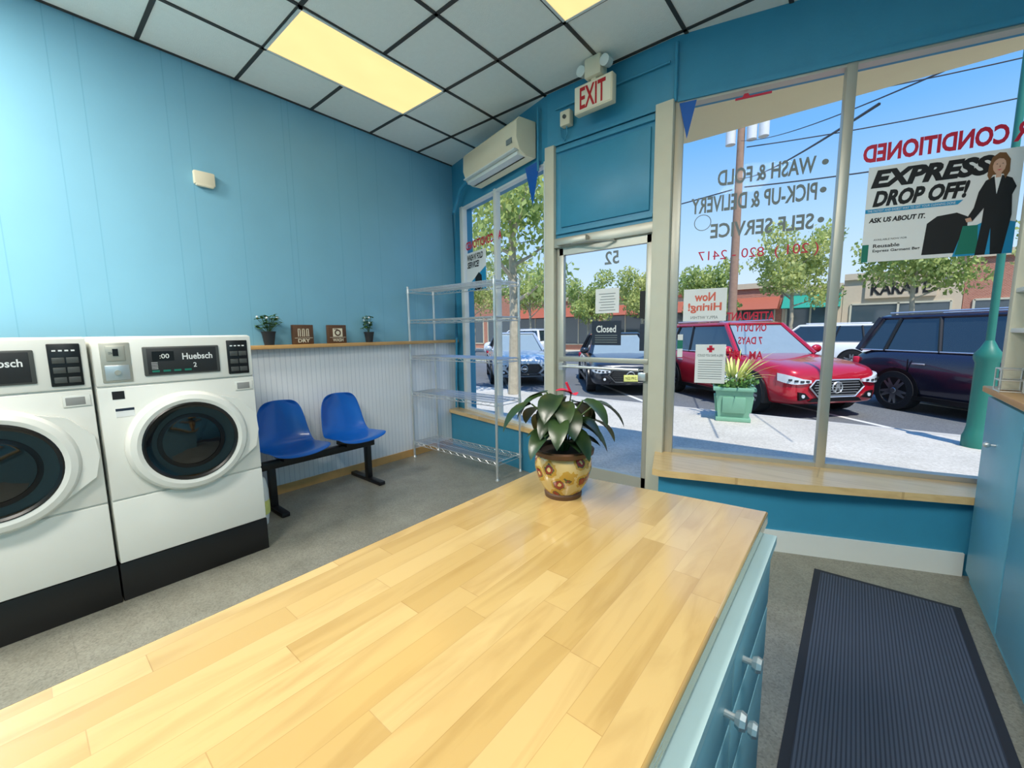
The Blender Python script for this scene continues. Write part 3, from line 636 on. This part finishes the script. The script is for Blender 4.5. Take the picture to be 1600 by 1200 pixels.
m=M(); m.lathe([(0,0),(.048,0),(.052,.012),(.075,.05),(.087,.09),(.086,.12),(.078,.132)],40,0); m.lathe([(.078,.130),(.092,.136),(.094,.148),(.088,.152),(.08,.15),(.074,.13),(0,.125)],40,1); m.lathe([(0,.0),(.056,.0),(.058,.012),(.054,.02)],32,2)
m.obj("pot",[pot_mat(),M_woodd,M_woodd],parent=r)
m=M(); m.lathe([(.076,.14),(0,.142)],24); m.obj("soil",[M_soil],parent=r)
m=M()
for i in range(24):
    a=i*2.399+random.uniform(-.3,.3); rr=random.uniform(.03,.10); h=.15+random.uniform(.04,.17)*(1.1-rr*4)
    tip=Vector((rr*math.cos(a),rr*math.sin(a),.14+max(.03,h-.14+.02)))
    m.tube([(.012*math.cos(a),.012*math.sin(a),.13),(tip.x*.45,tip.y*.45,.13+(tip.z-.13)*.7),tip],.0025,5,1)
    m.leaf(tip,(math.cos(a),math.sin(a),-.25),random.uniform(.095,.13),random.uniform(.032,.042),1.5,0)
for i in range(7):
    a=i*.9+.3; m.leaf((.02*math.cos(a),.02*math.sin(a),.17+.02*(i%3)),(math.cos(a),math.sin(a),.5),.10,.034,1.3,0)
m.obj("foliage",[M_leafP,M_stem],parent=r)
fc=(.02,.012,.315)
m=M(); m.tube([(0,0,.13),(.01,.005,.24),fc],.002,5,1); m.leaf(fc,(-.5,-.5,.3),.05,.03,.5,0,seg=6); m.leaf(fc,(.7,-.5,.1),.035,.02,.3,0,seg=5); m.tube([fc,(.01,.0,.35)],.004,6,0); m.obj("flower",[M_red,M_stem],parent=r)
# ---------------------------------------------------------------- floor mat
r=root("floor_mat",(0,0,0),label="dark blue-grey ribbed entrance mat on vinyl floor",category="mat")
m=M(); m.prism([(-.10,.3),(.49,.3),(.485,2.78),(-.085,2.76)],.0,.006); m.obj("mat_border",[M_matb],parent=r)
m=M(); m.prism([(-.07,.33),(.46,.33),(.455,2.75),(-.055,2.73)],.005,.010); m.obj("mat_surface",[M_mat],parent=r)
# ---------------------------------------------------------------- base cabinets
r=root("base_cabinet",(0,0,0),label="teal painted base cabinets with chrome knobs beneath counter",category="cabinet")
m=M(); m.box2((.56,-.6,0),(1.19,3.12,1.02),0); m.obj("body",[M_teal2],parent=r)
for i,(y0,y1,ky) in enumerate(((2.52,3.11,2.86),(1.93,2.50,2.05),(1.34,1.91,1.8),(.75,1.32,.85))):
    m=M(); m.box2((.54,y0,.06),(.562,y1,1.0),0,.004); d=m.obj("door",[M_teal2],parent=r)
    m=M(); m.cyl((.54,ky,.80),(.515,ky,.80),.006,seg=8); m.sph((.512,ky,.80),.014,seg=10); m.obj("knob",[M_chrome],parent=d)
m=M(); m.box2((.52,-.6,1.0215),(1.19,3.13,1.051),0,.004); m.obj("counter",[M_woodcap],label="light oak strip countertop on teal cabinets",category="counter")
r=root("shelf_unit",(0,0,0),label="beige open shelving unit standing on counter",category="shelf")
m=M(); m.box2((.545,2.93,1.053),(.61,2.99,2.45),0,.004); m.box2((.57,2.35,1.053),(.61,2.40,2.45),0,.004); m.box2((1.12,2.35,1.053),(1.18,2.99,2.45),0,.004); m.obj("frame",[M_beige],parent=r)
for z in (1.32,1.50,1.9,2.43): m=M(); m.box2((.55,2.36,z),(1.15,2.98,z+.02),0,.003); m.obj("shelf_board",[M_white],parent=r)
m=M(); m.box2((.58,2.45,1.053),(.95,2.80,1.16),0,.01); m.box2((.576,2.55,1.08),(.582,2.7,1.12),1); m.obj("storage_box",[M_white,M_gray],label="white storage box on oak counter",category="box")
m=M(); m.box2((.58,2.6,1.523),(.9,2.9,1.60),0,.006); m.box2((.59,2.61,1.60),(.89,2.89,1.62),1,.004); m.obj("paper_stack",[M_paper,M_gray],label="stack of white paper trays on shelf board",category="paper")
r=root("wire_tray",(.57,2.87,1.053),label="small chrome wire tray on counter edge",category="tray")
m=M()
for z in (.0,.05,.1):
    m.tube([(-.05,-.05,z+.004),(.03,-.05,z+.004),(.03,.05,z+.004),(-.05,.05,z+.004),(-.05,-.05,z+.004)],.003,5)
for x,y in ((-.05,-.05),(.03,-.05),(.03,.05),(-.05,.05)): m.cyl((x,y,0),(x,y,.105),.003,seg=5)
m.obj("basket",[M_chrome],parent=r)
# ================================================================ exterior
m=M(); m.prism([(-25,3.4),(-3.9,3.6),(-2.2,3.15),(-1.0,3.15),(1.3,3.6),(12,3.4),(12,7.35),(-25,7.35)],-.14,-.005); m.obj("sidewalk",[M_concrete],label="sunlit concrete sidewalk outside shop windows",category="sidewalk")
m=M(); m.box2((-25,7.35,-.15),(12,7.5,-.002)); m.obj("curb",[M_curb],label="pale stone curb along the street",category="curb")
m=M(); m.box2((-60,7.5,-.2),(50,60,-.15)); m.obj("road",[M_asph],label="grey asphalt street with angled parking",category="road")
m=M()
for k in range(-6,5):
    x=k*3.7+1.2
    m.T=Matrix.Translation((x,7.6,0))@Matrix.Rotation(math.radians(135),4,'Z'); m.box2((.05,-.05,-.15),(6.3,.05,-.146))
m.T=Matrix.Identity(4)
m.box2((-60,16,-.15),(50,16.1,-.146)); m.box2((-60,16.25,-.15),(50,16.35,-.146),1)
m.obj("parking_lines",[M_line,M_yel],label="white painted parking stall lines on asphalt",category="road marking")
m=M(); m.box2((-60,24.5,-.15),(50,27.2,-.02)); m.obj("sidewalk",[M_concrete],label="far concrete sidewalk in front of shops",category="sidewalk")
M_soff=pm("cream_soffit",C(255,234,186),.7,var=.03)
m=M(); m.prism([(-1.9,3.16),(-1.04,3.16),(1.3,3.76),(3,3.76),(3,3.95),(-1.2,3.85),(-1.9,3.7)],2.93,3.5); m.obj("trim_6",[M_soff],**ST)
# cars -----------------------------------------------------------
def car(name,label,loc,head,paint,Ln,W,Ht,style,plate=None,emblem=False,detail=True):
    r=root(name,loc,math.radians(head),label=label,category="car")
    suv=style=='suv'
    hb=Ht*.62 if suv else Ht*.63
    S=[(.50,.72,.30,.72),(.485,.85,.25,.80),(.455,.93,.22,.86),(.38,.985,.2,.915),(.27,1,.2,.965),(.19,1,.2,1.0),(0,1,.2,1.0),(-.25,1,.2,1.02),(-.40,.99,.22,1.02 if suv else .99),(-.47,.94,.26,.97 if suv else .96),(-.495,.88,.34,.86),(-.50,.8,.4,.7)]
    rings=[]
    for fx,fw,z0,ft in S:
        x=fx*Ln; w=fw*W/2; zt=hb*ft; h=zt-z0
        half=[(.82,z0),(.96,z0+.07*h),(1.0,z0+.28*h),(1.0,z0+.5*h),(.985,z0+.68*h),(.955,z0+.82*h),(.91,z0+.95*h),(.82,zt+.0),(.4,zt+.02)]
        rings.append([(x,-w*a,z) for a,z in half]+[(x,w*a,z) for a,z in reversed(half)])
    m=M(); m.loft(rings,0); body=m.obj("body",[paint],parent=r,sharp=60); s=body.modifiers.new("u",'SUBSURF'); s.levels=1; s.render_levels=1
    if suv: xb0,xb1,xt0,xt1=-.47,.20,-.42,.05
    else: xb0,xb1,xt0,xt1=-.40,.19,-.24,.03
    wb,wt=W/2*.87,W/2*.66; zb=hb*.985; zt=Ht-.06
    m=M()
    base=[(xb0*Ln,-wb,zb),(xb1*Ln,-wb,zb),(xb1*Ln,wb,zb),(xb0*Ln,wb,zb)]; top=[(xt0*Ln,-wt,zt),(xt1*Ln,-wt,zt),(xt1*Ln,wt,zt),(xt0*Ln,wt,zt)]
    m.loft([base,top],0,smooth=False); m.obj("side_window",[M_cglass],parent=r)
    m=M()
    def q(a,b,f): return tuple(a[i]+(b[i]-a[i])*f for i in range(3))
    bl,br_,tl,tr=base[1],base[2],top[1],top[2]
    A1,A2=q(bl,br_,.05),q(bl,br_,.95); B1,B2=q(tl,tr,.05),q(tl,tr,.95)
    m.poly([(p[0]+.012,p[1],p[2]+.006) for p in (A1,A2,B2,B1)]); m.obj("windshield",[M_wsh],parent=r)
    m=M()
    rr=[]
    for dz,sc in ((0,1.0),(.03,1.0),(.055,.93),(.06,.8)):
        xm=(xt0+xt1)/2*Ln; hx=(xt1-xt0)/2*Ln+.05
        rr.append([(xm+a*hx*sc,b*(wt+.02)*sc,zt+dz) for a,b in ((-1,-.9),(-.95,-1),(.93,-1),(1,-.9),(1,.9),(.93,1),(-.95,1),(-1,.9))])
    m.loft(rr,0); m.obj("roof",[paint],parent=r)
    m=M()
    for i in range(4): m.tube([base[i],q(base[i],top[i],.5),top[i]],.045 if i in(1,2) else .07,6)
    for side in (-1,1):
        for f,rad in ((.44,.03),) + (((.16,.035),) if suv else ((.12,.04),)):
            xbp=(xb0+(xb1-xb0)*f)*Ln; xtp=(xt0+(xt1-xt0)*f)*Ln; m.tube([(xbp,side*wb,zb),(xtp,side*wt,zt)],rad,6,1)
        m.tube([(xt0*Ln,side*wt,zt),(xt1*Ln,side*wt,zt)],.035,6,0)
        if suv: m.tube([(xt0*Ln+.1,side*(wt-.06),zt+.09),(xt1*Ln-.2,side*(wt-.06),zt+.09)],.018,6,2)
        m.tube([(xb0*Ln,side*(wb+.01),zb+.015),(xb1*Ln,side*(wb+.01),zb+.015)],.012,5,2)
    m.obj("pillars",[paint,M_black,M_chrome],parent=r)
    R=.36 if suv else .33
    for fx in (.315,-.295):
        for side in (-1,1):
            m=M(); x=fx*Ln; yo=side*W/2
            T=Matrix.Translation((x,yo,R))@Matrix.Rotation(-side*PI/2,4,'X')
            m.prism([((R+.055)*math.cos(a),-side*(R+.055)*math.sin(a)) for a in [math.radians(-18+216*k/20) for k in range(21)]],-.16,.004,0,T); m.obj("wheel_arch",[M_black],parent=r)
            m=M(); m.lathe([(R*.6,-.2),(R,-.2),(R,-.01),(R*.96,.012),(R*.70,.014),(R*.68,0)],32,0,T)
            m.lathe([(R*.70,.012),(R*.66,.012),(R*.62,-.02),(R*.2,-.05),(0,-.05)],32,2,T)
            for k in range(10):
                a=2*PI*k/10+(.12 if k%2 else -.12)
                m.prism([(R*.12*math.cos(a+1.2),R*.12*math.sin(a+1.2)),(R*.67*math.cos(a+.07),R*.67*math.sin(a+.07)),(R*.67*math.cos(a-.07),R*.67*math.sin(a-.07)),(R*.12*math.cos(a-1.2),R*.12*math.sin(a-1.2))],-.03,.006,1,T)
            m.lathe([(R*.16,.0),(R*.12,.012),(0,.012)],16,1,T)
            m.obj("wheel",[M_tire,M_rim,M_char],parent=r)
    if not detail: return r
    xf=Ln/2; hw=W/2
    m=M(); T=frame((xf,0,0),(0,1,0),(0,0,1))
    gz=hb*.50
    m.prism([(-.40,gz+.14),(.40,gz+.14),(.50,gz+.03),(.34,gz-.13),(-.34,gz-.13),(-.50,gz+.03)],-.10,.012,0,T)
    for i in range(6): m.box((xf+.014,0,gz-.105+i*.042),(.012,.70+.05*(3-abs(i-3.4)),.010),1)
    m.tube([(xf+.012,-.50,gz+.03),(xf+.012,-.40,gz+.145),(xf+.012,.40,gz+.145),(xf+.012,.50,gz+.03),(xf+.012,.34,gz-.135),(xf+.012,-.34,gz-.135),(xf+.012,-.50,gz+.03)],.014,6,1)
    gr=m.obj("grille",[M_black,M_chrome if emblem else M_dgrey],parent=r)
    m=M()
    Te=frame((xf+.02,0,gz+.02),(0,1,0),(0,0,1))
    m.lathe([(.078,0),(.088,.012),(.10,0)],24,0,Te)
    if emblem: m.prism([(-.05,-.07),(-.032,-.07),(-.018,-.015),(.018,-.015),(.032,-.07),(.05,-.07),(.018,.075),(.008,.075),(0,.0),(-.008,.075),(-.018,.075)],0,.014,0,Te)
    else: m.prism([(-.07,-.014),(-.03,-.026),(.03,-.026),(.07,-.014),(.07,.014),(.03,.026),(-.03,.026),(-.07,.014)],0,.014,0,Te)
    m.obj("emblem",[M_chrome],parent=gr)
    for side in (-1,1):
        m=M(); rr=[]
        for fy,dx,z0,z1 in ((.50,.006,.60,.645),(.66,.006,.585,.665),(.745,-.012,.58,.69),(.83,-.05,.585,.715),(.895,-.12,.60,.735),(.94,-.24,.63,.75)):
            x=xf+dx; y=side*hw*fy; rr.append([(x+.012,y,hb*z0),(x+.004,y,hb*z1),(x-.08,y*.93,hb*z1),(x-.08,y*.93,hb*z0)])
        m.loft(rr,0,smooth=False)
        for fy,dx,z in ((.58,.02,.625),(.68,.02,.625),(.77,-.005,.635),(.85,-.05,.65)): m.box((xf+dx,side*hw*fy,hb*z),(.012,.055,.03),1,(0,0,side*.25))
        m.obj("headlight",[M_hl,M_char],parent=r)
        m=M(); m.prism([(side*hw*.50,.36),(side*hw*.70,.33),(side*hw*.72,.47),(side*hw*.60,.45)],-.06,.006,0,T); m.cyl((xf,side*hw*.64,.40),(xf+.016,side*hw*.64,.40),.03,mi=1); m.obj("fog_light",[M_black,M_hl],parent=r)
        m=M(); m.sph((xb1*Ln-.12,side*(W/2*.87+.14),zb+.09),.11,(.55,1,.75),0,12); m.cyl((xb1*Ln-.12,side*(wb-.02),zb+.03),(xb1*Ln-.12,side*(wb+.1),zb+.07),.02,mi=0,seg=8); m.obj("mirror",[paint],parent=r)
        for dx in (.0,-.21):
            m=M(); m.box((dx*Ln-.05,side*(W/2*.99),hb*.80),(.2,.03,.03),0,None,.008); m.obj("door_handle",[M_chrome],parent=r)
        m=M()
        for fx in (.155,-.055,-.255): m.box((fx*Ln,side*(W/2-.003),hb*.56),(.012,.012,hb*.62),0)
        m.box((.0,side*(W/2-.005),.27),(Ln*.5,.03,.07),0); m.obj("side_seam",[M_black],parent=r)
        m=M(); m.T=Matrix.Translation((-xf+.10,side*W*.40,hb*.80))@Matrix.Rotation(-side*.5,4,'Z'); m.box((0,0,0),(.1,.34,.14),0,None,.02); m.obj("taillight",[M_red],parent=r)
    m=M(); m.prism([(-.48,.30),(.48,.30),(.42,.36),(-.42,.36)],-.08,.008,0,T); m.obj("bumper_intake",[M_black],parent=r)
    if plate:
        m=M(); m.box2((-.16,-.05,0),(.16,.10,.01),0,.003); m.text(plate,-.12,.12,0,.06,1,.0115,bold=.01); m.obj("license_plate",[M_yel,M_text],parent=r,T=frame((xf+.03,0,.40),(0,1,0),(0,0,1)))
    return r
def paintm(n,c,metal=.35,rough=.28): return pm(n,c,rough,metal,var=.03,coat=1)
P_red=paintm("red_car_paint",C(196,22,44),.2); P_dark=paintm("midnight_car_paint",C(40,36,56)); P_blk=paintm("black_car_paint",C(44,48,56)); P_sil=paintm("silver_car_paint",C(196,204,210)); P_wht=paintm("white_car_paint",C(236,238,238),0); P_gry=paintm("grey_car_paint",C(110,124,140))
car("car","red crossover parked nose-in with chrome emblem grille",(-1.80,10.1,-.15),-43,P_red,4.45,1.9,1.66,'suv',emblem=True)
car("car","dark blue sport utility vehicle parked at the curb",(2.32,9.9,-.15),-44,P_dark,4.9,1.93,1.74,'suv')
car("car","black sedan with pale licence plate parked beyond door",(-5.2,10.9,-.15),-56,P_blk,4.7,1.83,1.46,'sedan',plate="N22 PKC")
car("car","silver sedan parked outside window",(-8.6,10.6,-.15),-45,P_sil,4.6,1.8,1.5,'sedan')
car("car","grey hatchback parked outside window",(-12.6,10.8,-.15),-45,P_gry,4.5,1.8,1.5,'suv')
for i,(x,y,h) in enumerate(((-1.4,19.6,180),(4.6,20.2,180),(-16,20,180))): car("car","white sport utility vehicle across the street",(x,y,-.15),h,P_wht,4.6,1.85,1.65,'suv',detail=False)
# planter
r=root("street_planter",(-1.36,6.90,-.005),rz=.25,label="green square street planter with bright spiky foliage",category="planter")
m=M()
m.loft([[(-s,-s,z),(s,-s,z),(s,s,z),(-s,s,z)] for s,z in ((.20,.04),(.245,.46))],0,smooth=False); m.box((0,0,.485),(.56,.56,.05),0,None,.01); m.box((0,0,.03),(.46,.46,.06),0,None,.008)
for a in range(4):
    m.T=Matrix.Rotation(a*PI/2,4,'Z'); m.box((0,-.236,.25),(.30,.03,.24),0,(.108,0,0),.008); m.T=Matrix.Identity(4)
m.obj("box",[M_prplant],parent=r)
random.seed(5); m=M()
for i in range(46):
    a=random.uniform(0,6.3); m.leaf((.05*math.cos(a),.05*math.sin(a),.50),(math.cos(a)*.7,math.sin(a)*.7,random.uniform(.5,2.2)),random.uniform(.4,.75),.022,.9,0,False,6)
m.leafquads((0,0,.58),(.32,.32,.13),420,.08,1); m.leafquads((0,0,.62),(.28,.28,.12),120,.06,2)
m.obj("foliage",[M_yel,M_leafS,M_paper],parent=r)
def lamppost(x,y,lab,h):
    r=root("street_lamp_post",(x,y,-.005),label=lab,category="lamp post")
    m=M(); m.lathe([(0,0),(.13,0),(.13,.12),(.115,.16),(.10,.25),(.095,.95),(.115,1.0),(.115,1.05),(.07,1.12),(.035,1.2)],12,0); m.obj("base",[M_post],parent=r)
    m=M(); m.cyl((0,0,1.15),(0,0,h),.035,.03,seg=12); m.obj("pole",[M_post],parent=r)
lamppost(1.15,6.85,"green cast iron street lamp post on sidewalk",5.0); lamppost(-6.9,5.2,"slim green street lamp post on sidewalk",3.0)
# trees
def tree(x,y,z,h,cr,cz,seed,mat,n=2600,tr=.11,lab="leafy green street tree with pale trunk",ls=.22):
    random.seed(seed); r=root("street_tree",(x,y,z),label=lab,category="tree")
    m=M(); m.tube([(0,0,0),(.05,0,h*.3),(-.03,.05,h*.55),(0,0,h*.85)],tr,10,0,tr*.45)
    tips=[]
    for i in range(9):
        a=i*2.4; hh=h*(.38+.05*i); t=Vector((cr*.62*math.cos(a),cr*.62*math.sin(a),hh+cr*random.uniform(.25,.6))); m.tube([(0,0,hh),(t.x*.5,t.y*.5,hh+(t.z-hh)*.4),t],tr*.4,6,0,.012); tips.append(t)
    m.obj("trunk",[M_bark],parent=r)
    m=M()
    for t in tips: m.leafquads(t,(cr*.42,cr*.42,cr*.36),n//14,ls)
    for i in range(5): a=i*1.3; m.leafquads((cr*.3*math.cos(a),cr*.3*math.sin(a),cz+cr*random.uniform(-.2,.5)),(cr*.5,cr*.5,cr*.42),n//12,ls)
    m.obj("foliage",[mat],parent=r)
tree(-5.75,7.0,0,5.2,1.5,3.9,21,M_leafT2,2600,.13,"mottled trunk street tree close to window",.13)
for i,(x,y,h,cr) in enumerate(((-12.6,22.5,4.6,1.6),(-9.2,22.5,5.0,1.6),(-5.9,22.5,4.8,1.55),(-2.3,22.5,6.2,1.8),(1.6,22.5,6.4,2.0),(6.1,22.5,6.8,2.2),(-17,22.5,6,2.2),(-22.3,22.5,7,2.6),(-28,22.5,7,2.6))): tree(x,y,-.02,h,cr,h*.58,40+i,M_leafT if i%2 else M_leafT2,4400,.10,ls=.16)
r=root("utility_pole",(-3.75,18,-.15),label="wooden utility pole with grey transformers",category="utility pole")
m=M(); m.cyl((0,0,0),(0,0,9.5),.17,.12,seg=12); m.box((0,0,9.25),(2.0,.1,.12),0); m.obj("pole",[M_bark2],parent=r)
for dx in (-.34,.36,.74):
    m=M(); m.cyl((dx,-.05,8.35),(dx,-.05,8.95),.17,seg=16); m.cyl((dx,-.05,8.95),(dx,-.05,9.1),.04,seg=8); m.obj("transformer",[M_trans],parent=r)
def wire(a,b,sag,rad=.02):
    pts=[]
    for i in range(17):
        f=i/16; p=[a[k]+(b[k]-a[k])*f for k in range(3)]; p[2]-=sag*4*f*(1-f); pts.append(p)
    m=M(); m.tube(pts,rad,5); m.obj("power_line",[M_wire],label="black overhead utility cable across the sky",category="cable",group="overhead utility cables")
wire((-2.7,18,9.1),(14,19,8.9),.5); wire((-3.55,18,8.0),(14,19,8.1),.5); wire((-3.55,18,6.6),(14,19,6.9),.5,.025); wire((-4.8,18,9.1),(-30,18,8.9),.6); wire((-3.95,18,6.6),(-30,18,6.8),.6,.025)
wire((-3.7,17.8,6.9),(.02,4.3,3.0),.15,.012); wire((-3.7,17.8,8.2),(.9,4.5,3.3),.2,.009)
def shop(x0,x1,h,wallm,awn,lab,txt=None,txtm=None,band=None):
    r=root("shop_building",((x0+x1)/2,27.25,-.02),label=lab,category="building"); w=(x1-x0)/2-.01
    m=M(); m.box2((-w,0,0),(w,6,h),0); m.box2((-w,-.12,h-.25),(w,0,h+.05),1); m.obj("facade",[wallm,band or M_tan],parent=r)
    k=max(1,int((x1-x0)/3)); cw=2*w/k
    for i in range(k):
        cx=-w+cw*(i+.5); m=M(); m.box2((cx-cw*.42,-.03,.45),(cx+cw*.42,0.02,2.5),0); m.obj("shop_window",[M_shop],parent=r)
        m=M()
        for fx in (-.42,0,.42): m.box2((cx+cw*fx-.04,-.06,.4),(cx+cw*fx+.04,.0,2.55),0)
        m.box2((cx-cw*.42,-.06,2.5),(cx+cw*.42,0,2.58),0); m.box2((cx-cw*.42,-.06,.38),(cx+cw*.42,0,.46),0); m.obj("window_frame",[M_beige],parent=r)
    if awn:
        m=M(); m.loft([[(-w*.95,-1.0,2.45),(-w*.95,0,2.45),(-w*.95,0,3.15)],[(w*.95,-1.0,2.45),(w*.95,0,2.45),(w*.95,0,3.15)]],0,smooth=False); m.obj("awning",[awn],parent=r)
    if txt: m=M(); m.text(txt,-w*.5,w*.5,h-1.05,h-.5,0,0,T=frame((0,-.14,0),(1,0,0),(0,0,1)),bold=.03); m.box2((-w*.6,-.12,h-1.2),(w*.6,-.0,h-.35),1); m.obj("shop_sign",[txtm or M_text,M_tan],parent=r)
shop(-36,-22,5.0,M_brick,None,"red brick shop building across the street")
shop(-22,-14,3.9,M_brick,M_awnr,"low brick shop with rust awning across the street")
shop(-14,-7.2,3.7,M_tan,M_awnr,"low tan shop with rust roof band across the street",band=M_awnr)
shop(-7.2,-3.2,3.9,M_brick,M_awnr,"low brick shop with red awning across the street")
shop(-3.2,-.6,3.6,M_tan,M_awng,"tan shop with green awning across the street")
shop(-.6,3.6,4.0,M_tan,None,"tan shop with lettered sign across the street","KARATE",M_text)
shop(3.6,12,4.6,M_brick,None,"red brick shop with wide windows across the street")
shop(12,30,5.5,M_brick,M_awng,"long brick shop row across the street")
# ---------------------------------------------------------------- sky & sun
w=bpy.data.worlds.new("sky"); SC.world=w; w.use_nodes=True; nt=w.node_tree; bg=nt.nodes["Background"]
tc=N(nt,"ShaderNodeTexCoord"); sp=N(nt,"ShaderNodeSeparateXYZ"); L(nt,tc.outputs["Generated"],sp.inputs[0])
rp=N(nt,"ShaderNodeValToRGB"); L(nt,sp.outputs[2],rp.inputs[0]); e=rp.color_ramp.elements
e[0].position=0; e[0].color=C(224,238,252); e[1].position=.7; e[1].color=C(76,146,236); x=e.new(.20); x.color=C(176,214,250); x=e.new(.36); x.color=C(116,180,246)
L(nt,rp.outputs[0],bg.inputs[0]); bg.inputs[1].default_value=1.15
l=bpy.data.lights.new("sun",'SUN'); l.energy=4.6; l.angle=.01; l.color=(1,.95,.86); o=bpy.data.objects.new("sun",l); COL.objects.link(o)
o.rotation_euler=Vector((-.42,.42,-1.0)).to_track_quat('-Z','Y').to_euler()
SC.view_settings.view_transform='Standard'
# ---------------------------------------------------------------- camera
R=Matrix(((.7712,.6364,-.0128),(.0692,-.1039,-.9922),(-.6328,.7643,-.1242)))
rx=Vector(R[0]).normalized(); fw=Vector(R[2]); fw=(fw-rx*fw.dot(rx)).normalized(); up=rx.cross(fw)
cam=bpy.data.cameras.new("camera"); cam.sensor_width=36; cam.lens=644.5/1600*36; cam.clip_start=.02; cam.clip_end=500
co=bpy.data.objects.new("camera",cam); COL.objects.link(co)
bk=-fw
co.matrix_world=Matrix(((rx.x,up.x,bk.x,0),(rx.y,up.y,bk.y,0),(rx.z,up.z,bk.z,1.35),(0,0,0,1)))
SC.camera=co
